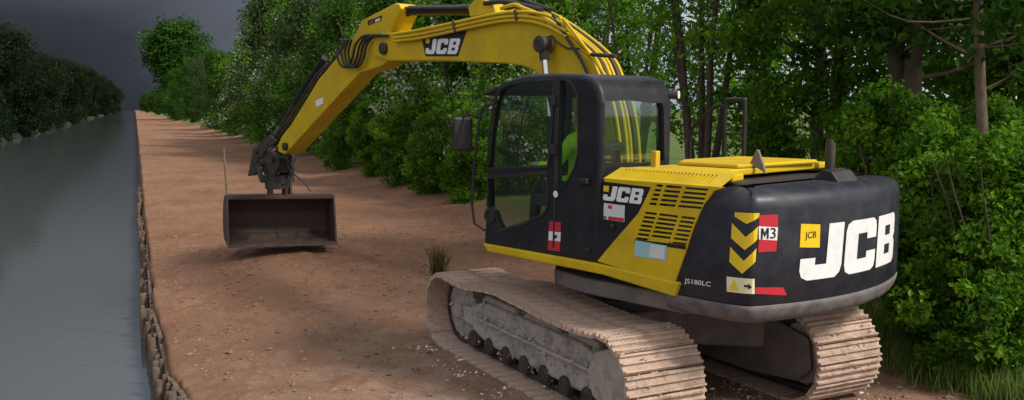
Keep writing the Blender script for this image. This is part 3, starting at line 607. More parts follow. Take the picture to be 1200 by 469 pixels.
# pipes along the boom
for k, (dy, Y, m_) in enumerate(((0, .23, 'yellow'), (5, .235, 'yellow'), (9.5, .235, 'yellow'))):
    MB().tube(smooth_path(bs([(462, 40+dy*.9), (494, 35+dy), (548, 23.5+dy), (585, 16+dy), (614, 14+dy*1.1), (640, 18+dy*1.3), (664, 30+dy*1.4)], Y), 6), .018, 8).build('hydraulic_pipe', m_, BOOM)
tl_ = [(599, 9), (614, 8), (640, 12), (661, 20), (698, 44), (727, 69), (738, 93)]
TL = side(tl_, 0)
for k, y in enumerate((.16, .11, .06, -.0, -.06, -.12)):
    B_ = [(u, y, v+.03) for u, v in side([(585, 13)], BW)+side([(616, 10.5)], 0)+side([(642, 16), (663, 25), (697, 48), (724, 72), (735, 94)], -BW)]+[(u-.02, y, v+.01) for u, v in side([(745, 125), (751, 160), (753, 190)], -BW)]
    MB().tube(smooth_path(B_, 5), .019 if k % 2 else .023, 8).build('hydraulic_hose', ('yellow', 'hose', 'yellow', 'yellow', 'hose', 'yellow')[k], BOOM)
for k, px in enumerate(([(655, 19), (670, 40), (690, 62), (705, 95)], [(648, 17), (664, 44), (682, 72), (692, 95)], [(660, 22), (680, 48), (702, 78), (714, 98)])):
    MB().tube(smooth_path(bs(px, BW+.03+.012*k), 6), .017, 8).build('hydraulic_hose', ('yellow', 'hose', 'yellow')[k], BOOM)
for px in ([(693, 64), (722, 66)], [(604, 12), (606, 24)], [(531, 24), (534, 38)]):
    MB().tube(bs(px, BW+.055), .02, 8).build('pipe_clamp', 'steel', BOOM)
MB().tube(smooth_path(bs([(640, 47), (646, 42), (652, 48), (664, 56), (680, 57)], BW+.02), 5), .009, 6).build('grease_line', 'hose', BOOM)
br = bs([(572, 8), (556, 3), (552, 8)], 0)
pf = side([(580, 16), (570, 0), (560, -3), (550, 8), (552, 20)], .1)
MB().prism(pf, -.12, .12).build('cylinder_bracket', 'yellow', BOOM, bevel=.012)
MB().tube(smooth_path(bs([(575, 2), (600, -4), (622, 4), (645, 12)], .05), 5), .028, 8).build('hydraulic_hose', 'hose', BOOM)
MB().tube(smooth_path(bs([(568, 4), (590, 2), (612, 6), (635, 12)], .12), 5), .028, 8).build('hydraulic_hose', 'hose', BOOM)
# boom rams (both sides)
top_pin = plane(637, 52, 1, .30); rod_v = plane(641, 82, 1, .30)
dirv = Vector(rod_v-top_pin).normalized(); base = Vector((.62, 0, 1.35))
for sgn in (1, -1):
    tp = Vector((top_pin[0], sgn*.30, top_pin[2])); bb = Vector((.66, sgn*.30, 1.30))
    RAM = MB().tube([bb, bb.lerp(tp, .62)], .065, 16).build('boom_ram', 'black', EXC)
    MB().tube([bb.lerp(tp, .60), tp], .036, 14).build('ram_rod', 'chrome', RAM)
    MB().lathe_y((tp.x, tp.z), [(.05, sgn*.20), (.085, sgn*.235), (.085, sgn*.37), (.05, sgn*.38)], 16).build('ram_eye', 'steel', RAM)
    MB().tube([tp+(tp-bb).normalized()*-.02, tp+(bb-tp).normalized()*.16], .055, 14).build('rod_end', 'steel', RAM)
# arm cylinder
pa, pb, pr = Vector(plane(553, 11.5, 1, 0)), Vector(plane(478, 12.5, 1, 0)), Vector(plane(462, 14, 1, 0))
AC = MB().tube([pa, pb], .062, 16).tube([pb, pb+(pr-pb).normalized()*.05], .075, 16).build('arm_ram', 'black', EXC)
MB().tube([pb, pr], .035, 12).build('ram_rod', 'steel', AC); MB().lathe_y((pr.x, pr.z), [(.06, -.09), (.06, .09)], 14).build('ram_eye', 'steel', AC)
MB().tube(smooth_path([pa+Vector((0, .07, .02)), pb+Vector((.05, .08, .03)), pb+Vector((.02, .05, .05))], 4), .016, 8).build('ram_pipe', 'hose', AC)

# --- arm (stick)
AW = .15
apx = [(424, 24), (463, 3.5), (468, 5), (470, 10), (462, 26), (452, 52), (458, 62), (456, 70), (446, 78), (421, 85.5), (339, 175), (333, 181), (326, 178), (325, 170), (330, 160), (341, 146), (374, 92), (381, 84), (414, 44)]
ARM = MB().prism(side(apx, AW), -AW, AW).build('arm', 'yellow', EXC, bevel=.014)
def adecal(px, mat, name, d): return decal([(side(px, AW), [])], lambda u, v: (u, AW+d, v), mat, ARM, name)
adecal([(431, 24.5), (448, 18), (447, 24), (431.5, 30)], 'ink', 'type_plate', .004); adecal([(433, 26), (438.5, 23.8), (438, 26.8), (433.4, 28.5)], 'red', 'type_plate_text', .007); adecal([(440, 23.4), (446, 21), (445.6, 24), (440, 26.2)], 'white', 'type_plate_text', .007)
adecal([(370, 118), (379, 114), (379, 121), (371, 126)], 'white', 'arm_sticker', .004)
MB().lathe_y(side([(450, 57)], .2)[0], [(.05, -.24), (.075, -.235), (.075, .235), (.05, .24)], 16).build('arm_pin', 'steel', ARM)
MB().lathe_y(side([(332, 172)], .2)[0], [(.04, -.20), (.06, -.195), (.06, .195), (.04, .2)], 16).build('arm_pin', 'steel', ARM)
for dx, Y in ((0, .22), (4, .24), (8, .21), (13, .225)):
    MB().tube(smooth_path(bs([(455-dx, 42), (440-dx, 42), (430-dx, 52), (426-dx, 68), (420-dx, 78), (412-dx, 76), (408-dx, 62), (412-dx, 46)], Y), 6), .017, 8).build('arm_hose', 'hose', ARM)
for k, off in enumerate((0, 5)):
    MB().tube(smooth_path(bs([(412-off, 50), (396-off, 70), (378-off, 86), (366-off, 104), (345-off, 138), (330-off, 158), (322, 172)], .05+.08*k), 6), .02, 8).build('arm_hose', 'hose', ARM)
# bucket ram on the arm's upper face
ka, kb = Vector(plane(385, 76, 1, 0)), Vector(plane(338, 146, 1, 0)); up_ = Vector((.10, 0, .10))
BR = MB().tube([ka+up_, ka.lerp(kb, .75)+up_], .05, 14).build('bucket_ram', 'black', EXC)
kend = Vector(plane(320, 165, 1, 0)); MB().tube([ka.lerp(kb, .74)+up_, kend], .03, 12).build('ram_rod', 'steel', BR)
# linkage, hitch and tilting rotator
tip = Vector(plane(331, 174, 1, 0)); lk = kend
LK = MB()
for y in (-.19, .16):
    a = side([(329, 158), (337, 165), (318, 182), (308, 176)], 0); LK.prism(a, y, y+.03)
    a = side([(310, 174), (319, 172), (312, 205), (303, 206)], 0); LK.prism(a, y, y+.03)
LK.lathe_y(side([(314, 177)], 0)[0], [(.045, -.22), (.045, .22)], 12); LK.build('bucket_linkage', 'steel', EXC, bevel=.006)
c0 = plane(324, 193, 1, 0); YB = math.radians(22)-(math.pi/2-PU)                 # bucket yaw in the machine's frame
HT = MB()
HT.prism([(-.30, .14), (-.24, .20), (.02, .22), (.20, .10), (.22, -.10), (.10, -.16), (-.22, -.16), (-.31, -.05)], -.15, -.10, 'y'); HT.prism([(-.30, .14), (-.24, .20), (.02, .22), (.20, .10), (.22, -.10), (.10, -.16), (-.22, -.16), (-.31, -.05)], .10, .15, 'y')
HT.box(-.20, .15, -.10, .10, -.12, .06); HT.lathe_y((-.2, .1), [(.045, -.2), (.045, .2)], 12); HT.lathe_y((.12, 0.02), [(.045, -.2), (.045, .2)], 12)
HT = HT.build('quick_hitch', 'steel', EXC, bevel=.008); HT.location = c0
RO = MB(); RO.prism(arcpts((0, 0), .19, 0, 345, 24), -.12, .0, 'z'); RO.prism(arcpts((0, 0), .15, 0, 345, 24), .0, .1, 'z'); RO.box(-.26, .26, -.06, .06, -.02, .1)
RO.box(-.14, -.09, -.18, .18, -.26, -.1); RO.box(.09, .14, -.18, .18, -.26, -.1)
RO.tube([(-.24, .02, .04), (-.3, .1, .28)], .04, 10); RO.tube([(.24, .02, .04), (.2, .1, .30)], .04, 10)
RO = RO.build('tilt_rotator', 'steel', EXC, bevel=.006); RO.location = plane(325, 212, 1, 0); RO.rotation_euler.z = YB
for px in ([(333, 180), (340, 200), (346, 205), (356, 214), (364, 224)], [(335, 184), (343, 198), (338, 212), (330, 218)], [(322, 172), (306, 185), (300, 200), (310, 214)]):
    MB().tube(smooth_path(bs(px, .12), 5), .011, 6).build('rotator_hose', 'hose', RO).matrix_parent_inverse = (Matrix.Translation(RO.location) @ Matrix.Rotation(YB, 4, 'Z')).inverted()
# bucket: local x along its width, -y towards the mouth
bw = .80
shell_o = [(-.06, .74), (.14, .76), (.34, .66), (.45, .46), (.46, .24), (.36, .08), (.18, .0), (-.36, -.03)]
shell_i = [(-.36, -.012), (.17, .022), (.34, .10), (.435, .25), (.425, .45), (.32, .64), (.14, .735), (-.06, .715)]
BU = MB().prism(shell_o+shell_i, -bw, bw, 'x')
BU.prism([(-.08, .70), (.10, .70), (.10, .79), (-.08, .79)], -bw, bw, 'x')
BU.prism([(-.11, .715), (-.085, .715), (-.085, .775), (-.11, .775)], -bw-.02, bw+.02, 'x')
BU = BU.build('bucket', 'bucket', EXC, bevel=.006)
for x0 in (-bw-.028, bw):
    MB().prism([(-.10, .77), (.14, .77), (.345, .67), (.46, .47), (.47, .24), (.37, .07), (.18, -.008), (-.34, -.035), (-.22, .4)], x0, x0+.028, 'x').build('side_plate', 'bucket', BU, bevel=.004)
MB().prism([(-.44, -.042), (-.44, -.034), (-.34, -.008), (-.34, -.046)], -bw-.03, bw+.03, 'x').build('cutting_edge', 'bucket', BU)
for x0 in (-.18, .14): MB().prism([(-.04, .78), (.0, 1.0), (.10, 1.04), (.20, 1.0), (.26, .72)], x0, x0+.035, 'x').build('hitch_lug', 'steel', BU, bevel=.005)
MB().prism([(p[0]-.012 if p[0] > 0 else p[0], p[1]+.012) for p in shell_i[1:6]]+[(p[0], p[1]) for p in shell_i[1:6]][::-1], -.01, .01, 'x').build('weld_rib', 'bucket', BU)
bc = loc((BK[0], BK[1], 0)); BU.location = (bc[0]+.05, bc[1], .52); BU.rotation_euler = (0, math.radians(1.5), YB); BU.scale = (1, 1, .92)

# ------------------------------------------------------------------ operator in the cab
def person():
    V = {'pelvis': (-.18, .76, 1.80), 'belly': (-.20, .76, 1.98), 'chest': (-.20, .76, 2.17), 'neck': (-.18, .76, 2.32), 'head': (-.15, .76, 2.40), 'crown': (-.14, .76, 2.50)}
    E_ = [('pelvis', 'belly'), ('belly', 'chest'), ('chest', 'neck'), ('neck', 'head'), ('head', 'crown')]
    R = {'pelvis': .14, 'belly': .13, 'chest': .15, 'neck': .06, 'head': .085, 'crown': .07}
    for s_, n in ((1, 'l'), (-1, 'r')):
        V[n+'sh'] = (-.20, .76+s_*.17, 2.23); V[n+'el'] = (-.06, .76+s_*.25, 2.00); V[n+'wr'] = (.12, .76+s_*.27, 2.00); V[n+'pm'] = (.17, .76+s_*.27, 2.00)
        V[n+'hip'] = (-.12, .76+s_*.10, 1.82); V[n+'kn'] = (.28, .76+s_*.13, 1.80); V[n+'an'] = (.36, .76+s_*.13, 1.40); V[n+'toe'] = (.52, .76+s_*.14, 1.345)
        R.update({n+'sh': .075, n+'el': .055, n+'wr': .035, n+'pm': .035, n+'hip': .10, n+'kn': .07, n+'an': .045, n+'toe': .04})
        E_ += [('chest', n+'sh'), (n+'sh', n+'el'), (n+'el', n+'wr'), (n+'wr', n+'pm'), ('pelvis', n+'hip'), (n+'hip', n+'kn'), (n+'kn', n+'an'), (n+'an', n+'toe')]
        for k, (dy, L_) in enumerate(((.03, .05), (.012, .06), (-.008, .058), (-.026, .045), (.045, .03))):
            f1, f2 = n+'f%d' % k, n+'g%d' % k
            V[f1] = (.20, .76+s_*.27+dy, 2.0+.01); V[f2] = (.20+L_*.6, .76+s_*.27+dy, 1.985); R[f1] = R[f2] = .010; E_ += [(n+'pm', f1), (f1, f2)]
    K = list(V); me = bpy.data.meshes.new('person'); me.from_pydata([V[k] for k in K], [(K.index(a), K.index(b)) for a, b in E_], [])
    o = bpy.data.objects.new('person', me); COL.objects.link(o)
    m = o.modifiers.new('s', 'SKIN'); m.use_smooth_shade = True; o.modifiers.new('d', 'SUBSURF').levels = 2; o.modifiers['d'].render_levels = 2
    for i, k in enumerate(K): me.skin_vertices[0].data[i].radius = (R[k], R[k]); me.skin_vertices[0].data[i].use_root = k == 'pelvis'
    bpy.context.view_layer.update(); m2 = bpy.data.meshes.new_from_object(o.evaluated_get(bpy.context.evaluated_depsgraph_get())); o.modifiers.clear(); o.data = m2
    for n_ in ('hivis', 'navy', 'skin', 'hair'): m2.materials.append(M[n_])
    for p in m2.polygons:
        c = p.center; p.use_smooth = True; i = 0
        if c.z > 2.33: i = 2
        if c.z > 2.46 or (c.z > 2.36 and c.x < -.17): i = 3
        if c.z < 1.86 and not (c.x < -.0 and abs(c.y-.76) > .2): i = 1
        if c.x > .11 and 1.9 < c.z < 2.1: i = 2
        p.material_index = i
    face = MB().prism([(-.07, 2.385), (-.035, 2.385), (-.06, 2.43)], .745, .775)
    f_ = face.build('nose', 'skin', o, bevel=.006)
    for y in (.73, .79): MB().lathe_y((-.072, 2.435), [(.004, y-.01), (.012, y), (.004, y+.01)], 8).build('eye', 'ink', o)
    MB().box(-.072, -.064, .735, .785, 2.358, 2.366).build('mouth', 'red', o)
    for y in (.675, .845): MB().lathe_y((-.14, 2.42), [(.012, y-.008), (.028, y), (.012, y+.008)], 10).build('ear', 'skin', o)
    o.location = (MX+.10*math.sin(PU), MY+.10*math.cos(PU), .06); o.rotation_euler.z = math.pi/2-PU; return o
tag(person(), 'person in a bright green hi-vis jacket sitting at the controls inside the cab', 'person')

# ------------------------------------------------------------------ canal edging: driven stakes and boards
ED = empty('bank_edging', (*xy(float(edge(9.)), 9.), -.4)); tag(ED, 'row of weathered timber stakes and boards along the canal edge of the soil', 'bank edging')
EDM = Matrix.Translation(ED.location).inverted()
stk = None; t = 6.6; rs = random.Random(8)
while t < 34:
    r = rs.uniform(.032, .055); m = None
    if stk is None:
        m = MB().tube([(0, 0, -.9), (0, 0, -.02), (0, 0, .0)], [.05, .05, .036], 9); stk = o = m.build('stake', 'wood', ED)
    else: o = stk.copy(); COL.objects.link(o); o.parent = ED
    x, y = xy(float(edge(t))-.10+rs.uniform(-.05, .05), t); o.location = Vector((x, y, rs.uniform(-.18, -.02)))-Vector(ED.location)
    o.rotation_euler = (rs.uniform(-.12, .12), rs.uniform(-.12, .12), rs.uniform(0, 6)); s_ = rs.uniform(.5, .9); o.scale = (s_, s_, 1)
    t += rs.uniform(.13, .24)*(1 if t < 16 else 1.8)
for a, b in ((6.6, 8.1), (8.15, 9.5), (9.55, 11.2), (11.3, 13.4), (13.5, 16), (16.1, 19.5)):
    m = MB(); P = [xy(float(edge(k))-.03, k) for k in (a, b)]; d = np.array(P[1])-np.array(P[0]); d /= np.hypot(*d); n_ = np.array([d[1], -d[0]])*.022
    z0, z1 = -.75, -.05+rs.uniform(-.03, .02)
    o = MB().add([(*(np.array(p)+s_*n_), z+dz) for z in (z0, z1) for p, dz in ((P[0], 0), (P[1], rs.uniform(-.03, .03))) for s_ in (-1, 1)], [(0, 1, 3, 2), (4, 6, 7, 5), (0, 2, 6, 4), (1, 5, 7, 3), (0, 4, 5, 1), (2, 3, 7, 6)]).build('board', 'wood', ED)
    o.location = -Vector(ED.location)
# measuring stake behind the bucket's left corner
p0, p1 = ground(269, 262, .25), ground(262, 172)
Ys = p0[1]; top_ = EYE+ray(262, 174)*(Ys/ray(262, 174)[1])
stm = MB().tube([(0, 0, -.2), tuple(Vector(top_)-Vector(p0))], .022, 6); o = stm.build('measuring_stake', 'paleb'); o.location = p0
tag(o, 'thin tall leaning wooden stake standing beside the left end of the bucket', 'stake')

# ------------------------------------------------------------------ loose stones, grass, weeds
def hz(q, t): return float(height(np.array([q]), np.array([t]))[0])
def stones(n, seed, place, smin, smax, name, label, mat):
    r = np.random.RandomState(seed); base = np.array([(1, 0, 0), (-1, 0, 0), (0, 1, 0), (0, -1, 0), (0, 0, 1), (0, 0, -1)], float)
    fs0 = [(0, 2, 4), (2, 1, 4), (1, 3, 4), (3, 0, 4), (2, 0, 5), (1, 2, 5), (3, 1, 5), (0, 3, 5)]
    q, t = place(r, n); z = height(q, t); x, y = xy(q, t); V = []; Fs = []
    for i in range(n):
        s_ = smin*(smax/smin)**(r.rand()**2.2); b = base*(s_*np.array([r.uniform(.7, 1.4), r.uniform(.6, 1.2), r.uniform(.4, .8)]))+r.uniform(-.25, .25, (6, 3))*s_
        a = r.rand()*6.3; c, s2 = math.cos(a), math.sin(a); b = np.stack([b[:, 0]*c-b[:, 1]*s2, b[:, 0]*s2+b[:, 1]*c, b[:, 2]], 1)+(x[i], y[i], z[i]+s_*.12)
        o = 6*i; V += b.tolist(); Fs += [(p+o, q_+o, w+o) for p, q_, w in fs0]
    me = bpy.data.meshes.new(name); me.from_pydata(V, [], Fs); return tag(link(name, me, mat), label, 'stones', kind='stuff')
mq, mt = qt(MX, MY)
def pl1(r, n):
    t = 5.5+20*r.rand(n)**1.7; q = edge(t)+.1+(6.9-edge(t))*r.rand(n); return q, t
stones(2600, 3, pl1, .005, .026, 'loose_stones', 'small loose stones and clods scattered over the brown soil', 'stone')
def pl2(r, n):
    c = [qt(*ground(*p)[:2]) for p in ((505, 408), (545, 438), (530, 428), (590, 460), (560, 330), (1000, 468), (860, 462))]; k = r.randint(0, len(c), n); c = np.array(c)[k]
    return c[:, 0]+r.normal(0, .16, n), c[:, 1]+r.normal(0, .16, n)
stones(150, 5, pl2, .009, .03, 'chalk_rubble', 'patches of white broken rubble on the soil around the near track', pmat('white_rubble', (.66, .62, .55), .95, bump=.3))
def soilclods(r, n):
    t = 6+14*r.rand(n)**1.3; q = edge(t)+.1+(6.6-edge(t))*r.rand(n); return q, t
stones(4200, 7, soilclods, .010, .045, 'soil_clods', 'brown clods of dug soil lying over the path', pmat('clod_soil', (.165, .095, .060), .97, dirt=(.26, .16, .105), dscale=4, damt=.5, bump=.8, bscale=30, var=.4))

def blades(n, seed, place, hmin, hmax, w, name, label, mat, cat='grass', kind='stuff', lean=.35):
    r = np.random.RandomState(seed); q, t = place(r, n); x, y = xy(q, t); z = height(q, t)
    h = r.uniform(hmin, hmax, n); a = r.rand(n)*6.283; l = lean*h*r.normal(0, 1, n); la = r.rand(n)*6.283
    dx, dy = np.cos(a)*w, np.sin(a)*w; B = np.stack([x, y, z-.02], 1); tp = np.stack([x+l*np.cos(la), y+l*np.sin(la), z+h], 1); md = B*.45+tp*.55; md[:, 2] += h*.06
    D = np.stack([dx, dy, 0*dx], 1); V = np.stack([B-D, B+D, md+D*.8, md-D*.8, tp], 1).reshape(-1, 3); i = np.arange(n)*5
    Fs = [f for k in i for f in ((k, k+1, k+2, k+3), (k+3, k+2, k+4))]
    me = bpy.data.meshes.new(name); me.from_pydata(V.tolist(), [], Fs); tt = np.repeat(r.rand(n)*.9, 2).astype(np.float32)
    A = me.attributes.new('tint', 'FLOAT', 'FACE'); A.data.foreach_set('value', tt); o = link(name, me, mat)
    return tag(o, label, cat, kind=kind) if label else o
def pg(r, n):
    t = 3.5+8*r.rand(n)**1.3; q = 6.95+np.clip((t-9)/8, 0, .5)+np.abs(r.normal(0, .7, n))+.35*np.sin(t*1.7)*r.rand(n); return q, t
blades(12000, 11, pg, .06, .30, .007, 'verge_grass', 'rough green grass growing along the foot of the hedge', 'grass')
gx, gy = qt(*ground(514, 322)[:2])
blades(260, 12, lambda r, n: (gx+r.normal(0, .045, n), gy+r.normal(0, .06, n)), .10, .52, .006, 'weed_tuft', 'brownish weed tuft standing in the soil just ahead of the near track', 'weed_or_lit_soil', 'weed', kind=None)

# ------------------------------------------------------------------ trees and shrubs
def leaves_mesh(name, centers, crad, nper, size, seed, blossom=0, updir=.4, squash=.8):
    r = np.random.RandomState(seed); k = len(centers); n = k*nper
    c = np.repeat(centers, nper, 0); cr_ = np.repeat(crad, nper)
    d = r.normal(0, 1, (n, 3)); d /= np.linalg.norm(d, axis=1)[:, None]; p = c+d*(cr_*r.rand(n)**.5)[:, None]*np.array([1, 1, squash])
    nm = d*.6+r.normal(0, .75, (n, 3))+np.array([0, 0, updir]); nm /= np.linalg.norm(nm, axis=1)[:, None]
    a = np.cross(nm, r.normal(0, 1, (n, 3))); a /= np.linalg.norm(a, axis=1)[:, None]; b = np.cross(nm, a)
    s_ = size*(.45+1.15*r.rand(n)**1.4); L_ = (a*s_[:, None]); B_ = b*(s_*.36)[:, None]; bend = nm*(s_*.18)[:, None]
    V = np.stack([p-L_*.6-bend, p+B_, p+L_*.6-bend, p-B_], 1).reshape(-1, 3)
    i = np.arange(n)*4; Fs = np.stack([i, i+1, i+2, i+3], 1)
    me = bpy.data.meshes.new(name); me.from_pydata(V.tolist(), [], Fs.tolist())
    t = np.clip(np.repeat(r.rand(k)**1.3, nper)*.62+r.rand(n)*.32, 0, .9)
    if blossom: t = np.where((np.repeat(r.rand(k), nper) < .3) & (r.rand(n) < blossom), 1, t)
    A = me.attributes.new('tint', 'FLOAT', 'FACE'); A.data.foreach_set('value', t.astype(np.float32)); return me
def make_kind(name, seed, Ht, R, clear, nclu, nper, lsize, crad, stems, tr, matl, matb, blossom=0, shell=.55, lean=.15, flat=1.0, wob=.015):
    """trunk(s) with limbs, and a crown of leaf clumps hung on the limbs"""
    r = random.Random(seed); C = []; tb = MB(); cz = clear+(Ht-clear)/2; hz_ = (Ht-clear)/2
    lumps = [(r.uniform(0, 6.28), r.uniform(-.8, .9), r.uniform(.10, .32)) for _ in range(9)]
    while len(C) < nclu:
        a = r.uniform(0, 6.28); u = r.uniform(-1, 1); rad = (shell+(1-shell)*r.random()) if r.random() < .75 else r.random()
        k = 1.
        for la, lu, lw_ in lumps: k += lw_*(math.cos(a-la)-.55)*math.exp(-((u-lu)/.5)**2)
        w = math.sqrt(max(0, 1-u*u))*(1-.18*u)
        C.append((R*rad*w*k*math.cos(a), R*rad*w*k*math.sin(a), cz+hz_*u*rad**.5*flat))
    Cn = np.array(C)
    tops = []
    for s_ in range(stems):
        a = r.uniform(0, 6.28); rr_ = R*lean*(1 if stems > 1 else .4); P = []
        for k in range(8):
            f_ = k/7; P.append((math.cos(a)*rr_*f_**1.3*2+r.uniform(-wob, wob)*R+math.cos(a)*.12*(stems > 1), math.sin(a)*rr_*f_**1.3*2+r.uniform(-wob, wob)*R+math.sin(a)*.12*(stems > 1), -.25+(Ht*.9+.25)*f_))
        tb.tube(smooth_path(P, 2), [tr*(1.15-.98*(i/14)**.8)*(1.35 if i == 0 else 1) for i in range(15)], 9); tops.append(P)
    order = list(range(nclu)); r.shuffle(order)
    for i in order[:min(nclu, 60)]:
        c = Vector(C[i]); P = min(tops, key=lambda P: min((Vector(p)-c).length for p in P)); kf = max(.8, min(6.6, (c.z-.35*math.hypot(c.x, c.y)+.25)/(Ht*.9+.25)*7+r.uniform(-.4, .4))); k = int(kf)
        b = Vector(P[k]).lerp(Vector(P[k+1]), kf-k); m_ = b.lerp(c, .5)+Vector((r.uniform(-.2, .2), r.uniform(-.2, .2), -.12*(c-b).length)); l_ = (c-b).length
        r0 = tr*(1-kf/8)*r.uniform(.25, .45); tb.tube(smooth_path([b, m_, c], 3), [r0, r0*.85, r0*.7, r0*.6, r0*.45, r0*.35, r0*.2], 5, cap=False)
    tm = tb.build(name+'_trunk', matb); tme = tm.data; bpy.data.objects.remove(tm)
    rr2 = np.random.RandomState(seed); cme = leaves_mesh(name+'_crown', Cn, crad*rr2.uniform(.6, 1.35, nclu), nper, lsize, seed, blossom); cme.materials.append(M[matl])
    return tme, cme
KINDS = dict(
 broad=make_kind('broad', 1, 9., 3.2, 1.0, 330, 75, .105, .48, 2, .16, 'leaf', 'bark'),
 straight=make_kind('straight', 2, 11, 2.5, 3.0, 190, 90, .105, .6, 1, .075, 'leafd', 'paleb', lean=.12, wob=.035),
 sparse=make_kind('sparse', 3, 9., 2.6, 1.8, 110, 70, .10, .6, 5, .085, 'leaf', 'bark', lean=.24, shell=.3),
 tall=make_kind('tall', 12, 10., 3.2, 2.7, 320, 85, .105, .48, 2, .17, 'leafd', 'bark', lean=.1),
 shrub=make_kind('shrub', 4, 2.9, 1.35, -.1, 210, 125, .064, .235, 5, .03, 'leaf', 'bark', lean=.3),
 hawthorn=make_kind('hawthorn', 5, 6.0, 2.5, .0, 300, 90, .095, .50, 3, .09, 'leaf', 'bark', blossom=.55, lean=.2),
 hedge=make_kind('hedge', 6, 6.4, 2.4, .0, 280, 90, .10, .52, 3, .09, 'leafd', 'bark', lean=.2),
 willow=make_kind('willow', 7, 10.5, 4.0, .8, 330, 70, .15, .8, 3, .18, 'leafg', 'bark', lean=.18),
 far=make_kind('far', 8, 19., 8.0, 1.0, 300, 60, .45, 1.7, 1, .5, 'leafd', 'bark'),
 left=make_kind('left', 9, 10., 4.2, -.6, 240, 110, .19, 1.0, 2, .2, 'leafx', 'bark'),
)
rt = random.Random(21)
def tree(kind, q, t, sc, rot, name, label, group, cat='tree', sz=1.):
    x, y = xy(q, t); e_ = empty(name, (x, y, hz(q, t)-.03), rot); e_.scale = (sc, sc, sc*sz); tag(e_, label, cat, group)
    link('trunk', KINDS[kind][0], None, e_); link('crown', KINDS[kind][1], None, e_); return e_
HG = 'trees and shrubs of the hedge along the towpath'
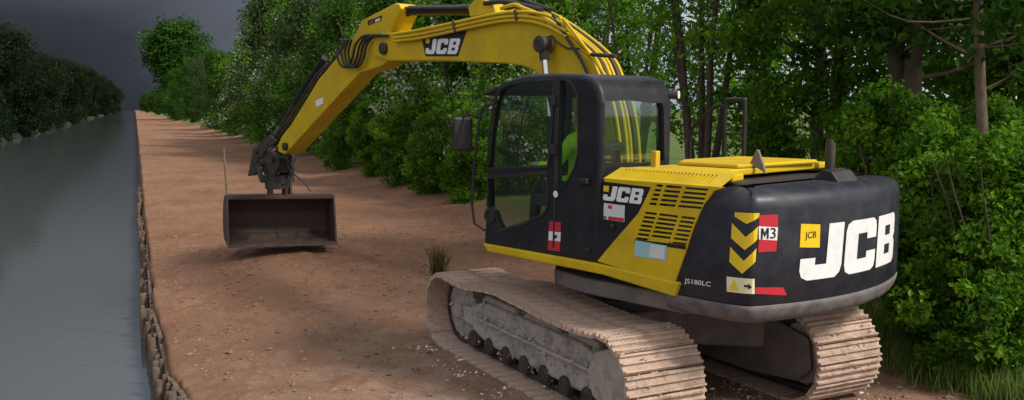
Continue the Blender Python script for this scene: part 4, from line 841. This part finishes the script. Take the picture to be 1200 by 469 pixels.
# kind, picture column, lateral, scale, rotation, name, label, stretch
for k, px, q, sc, rot, nm, lb, sz in (
 ('straight', 1148, 8.9, 1.0, .4, 'slender_tree', 'slender tree with one straight pale brown trunk near the right edge', 1),
 ('tall', 1068, 10.6, 1.0, 1.0, 'broadleaf_tree', 'dark leafy tree with two trunks behind the right end of the counterweight', 1),
 ('broad', 960, 12.4, .95, 2.6, 'broadleaf_tree', 'broad green tree behind the yellow engine hood and exhaust', 1),
 ('sparse', 822, 11.0, 1.05, .3, 'sparse_tree', 'sparse many-stemmed tree with sky showing through, behind the black handrail', 1),
 ('sparse', 745, 12.8, .95, 2.2, 'sparse_tree', 'thin leaning tree rising behind the bend of the boom', 1),
 ('broad', 690, 14.5, .9, 4.0, 'broadleaf_tree', 'bright green tree showing above the bend of the boom', 1),
 ('broad', 875, 15.5, 1.0, 5.0, 'broadleaf_tree', 'leafy tree filling the view between the black handrail and the engine hood', 1),
 ('broad', 1125, 15.0, 1.1, 3.3, 'broadleaf_tree', 'leafy tree further back between the dark two-trunk tree and the pale trunk', 1),
 ('broad', 1195, 13.0, 1.0, 1.7, 'broadleaf_tree', 'leafy tree at the upper right corner behind the pale trunk', 1),
 ('hawthorn', 640, 10.4, 1.0, 3.8, 'hawthorn', 'hedge tree seen through the cab windows', 1),
 ('hawthorn', 590, 9.6, 1.0, .8, 'hawthorn', 'hedge tree right behind the cab door and mirror', 1),
 ('broad', 600, 14.0, 1.0, 5.6, 'broadleaf_tree', 'tall leafy tree above the middle of the boom', 1),
 ('hedge', 545, 9.5, 1.0, 1.8, 'hedge_tree', 'dense hedge tree just left of the mirror', 1),
 ('hawthorn', 505, 9.3, 1.05, 2.0, 'hawthorn', 'blossoming hedge tree below the lettering on the boom', 1),
 ('broad', 510, 13.5, 1.05, .9, 'broadleaf_tree', 'tall leafy tree above the black cylinder of the boom', 1),
 ('hedge', 465, 9.3, 1.1, 3.4, 'hedge_tree', 'dense hedge tree between the arm and the boom lettering', 1),
 ('hawthorn', 432, 9.3, 1.1, 4.6, 'hawthorn', 'pale flecked hedge tree just right of the arm', 1),
 ('willow', 440, 13.0, 1.05, .5, 'tall_tree', 'tall grey green tree rising above the elbow of boom and arm', 1),
 ('hedge', 404, 9.2, 1.15, 5.2, 'hedge_tree', 'dark hedge tree directly behind the middle of the arm', 1),
 ('willow', 392, 9.8, 1.0, 2.4, 'tall_tree', 'tall loose tree at the top left of the arm', 1),
 ('hawthorn', 380, 9.0, 1.15, 2.8, 'hawthorn', 'hedge tree behind the lower half of the arm', 1),
 ('hedge', 360, 9.0, 1.2, .2, 'hedge_tree', 'low hedge tree behind the lower end of the arm', 1),
 ('willow', 350, 9.8, 1.05, 1.4, 'tall_tree', 'tall loose tree left of the arm with its top out of the picture', 1),
 ('hawthorn', 342, 8.6, 1.45, 1.4, 'hawthorn', 'hedge tree just above the tilting bucket coupling', 1),
 ('willow', 318, 9.8, 1.05, 4.4, 'tall_tree', 'tall loose tree standing against the open sky at the hedge gap', 1),
 ('hedge', 325, 8.6, 1.5, 2.6, 'hedge_tree', 'hedge tree left of the tilting bucket coupling', 1),
 ('hawthorn', 308, 8.6, 1.45, 3.9, 'hawthorn', 'hedge tree right of the thin wooden stake', 1),
 ('hedge', 294, 8.8, 1.2, 5.3, 'hedge_tree', 'hedge tree above the thin wooden stake', 1),
 ('willow', 284, 9.8, .62, 1.1, 'tall_tree', 'grey green hedge tree at the dip in the skyline', 1),
 ('hawthorn', 281, 8.8, 1.2, .3, 'hawthorn', 'hedge tree left of the thin wooden stake', 1),
 ('hedge', 268, 8.8, 1.2, .9, 'hedge_tree', 'far hedge tree with dark crown right of the round tree', 1),
 ('willow', 260, 9.8, .75, 3.1, 'tall_tree', 'far grey green tree close to the right of the round tree', 1),
 ('hedge', 255, 8.8, 1.35, 2.2, 'hedge_tree', 'far hedge tree below the right side of the round tree', 1),
 ('willow', 243, 10.0, .95, 3.8, 'tall_tree', 'far hedge tree in front of the right flank of the round tree', 1),
 ('hedge', 230, 9.5, 1.6, 5.5, 'hedge_tree', 'far dark hedge tree at the foot of the round tree', 1),
 ('far', 211, 9.5, 1.5, 0, 'round_tree', 'large round crowned tree standing highest at the far end of the hedge', .76),
 ('hedge', 212, 8.5, 1.7, 4.1, 'hedge_tree', 'far hedge tree below the left side of the round tree', .9),
 ('far', 190, 9.0, .55, 2.0, 'distant_tree', 'distant tree at the left foot of the round tree', .8),
 ('far', 176, 8.0, .7, 4.0, 'distant_tree', 'small distant tree where the path meets the horizon', .8)):
    tree(k, q, at(px, q), sc, rot, nm, lb, HG, sz=sz)
SG = 'leafy shrubs at the foot of the hedge by the machine'
for px, q, sc, rot, lb in ((1085, 7.7, .80, 0, 'bright green shrub just right of the far track'), (1135, 7.6, .72, 1.3, 'low leafy shrub between the far track and the right edge'), (1185, 7.55, .8, 2.5, 'bushy shrub at the lower right corner'),
                           (1170, 9.4, .85, 4.2, 'tall shrub at the foot of the pale trunk on the right'), (1110, 9.3, .8, 3.4, 'leafy shrub behind the right end of the counterweight'), (1040, 9.3, .9, 5.0, 'shrub half hidden behind the counterweight'), (985, 10.6, .8, .7, 'low shrub behind the exhaust stack'),
                           (900, 11.6, .75, 1.9, 'low shrub behind the engine hood'), (545, 7.9, .85, .9, 'low shrub on the soil edge left of the cab'), (510, 8.0, .8, 3.0, 'low shrub below the blossoming hedge tree'), (470, 7.9, .85, 4.4, 'low shrub where the hedge meets the bare soil'), (435, 7.9, .9, 5.4, 'low shrub right of the bucket at the hedge foot'),
                           (405, 7.9, .95, 2.2, 'low shrub behind the bucket hoses')):
    tree('shrub', q, at(px, q), sc, rot, 'shrub', lb, SG, 'shrub')
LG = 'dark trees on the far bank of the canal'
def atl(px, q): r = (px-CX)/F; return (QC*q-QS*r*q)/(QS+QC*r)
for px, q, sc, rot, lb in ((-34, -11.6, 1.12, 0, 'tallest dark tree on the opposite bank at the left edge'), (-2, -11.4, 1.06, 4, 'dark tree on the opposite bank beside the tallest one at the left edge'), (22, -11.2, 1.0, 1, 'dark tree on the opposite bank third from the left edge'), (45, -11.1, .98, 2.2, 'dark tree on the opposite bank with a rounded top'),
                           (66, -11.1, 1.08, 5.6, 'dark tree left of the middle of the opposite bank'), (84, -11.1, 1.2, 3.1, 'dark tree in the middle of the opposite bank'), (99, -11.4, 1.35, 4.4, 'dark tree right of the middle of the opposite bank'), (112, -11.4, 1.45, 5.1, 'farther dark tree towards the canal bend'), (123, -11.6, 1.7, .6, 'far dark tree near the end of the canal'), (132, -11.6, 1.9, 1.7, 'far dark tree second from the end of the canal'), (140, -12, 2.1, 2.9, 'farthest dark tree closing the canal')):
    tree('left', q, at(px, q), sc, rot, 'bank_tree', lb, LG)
tr_ = [o for o in bpy.data.objects if o.type == 'MESH']
print('objects', len(tr_), 'tris', sum(len(m.polygons) for m in bpy.data.meshes)*2)
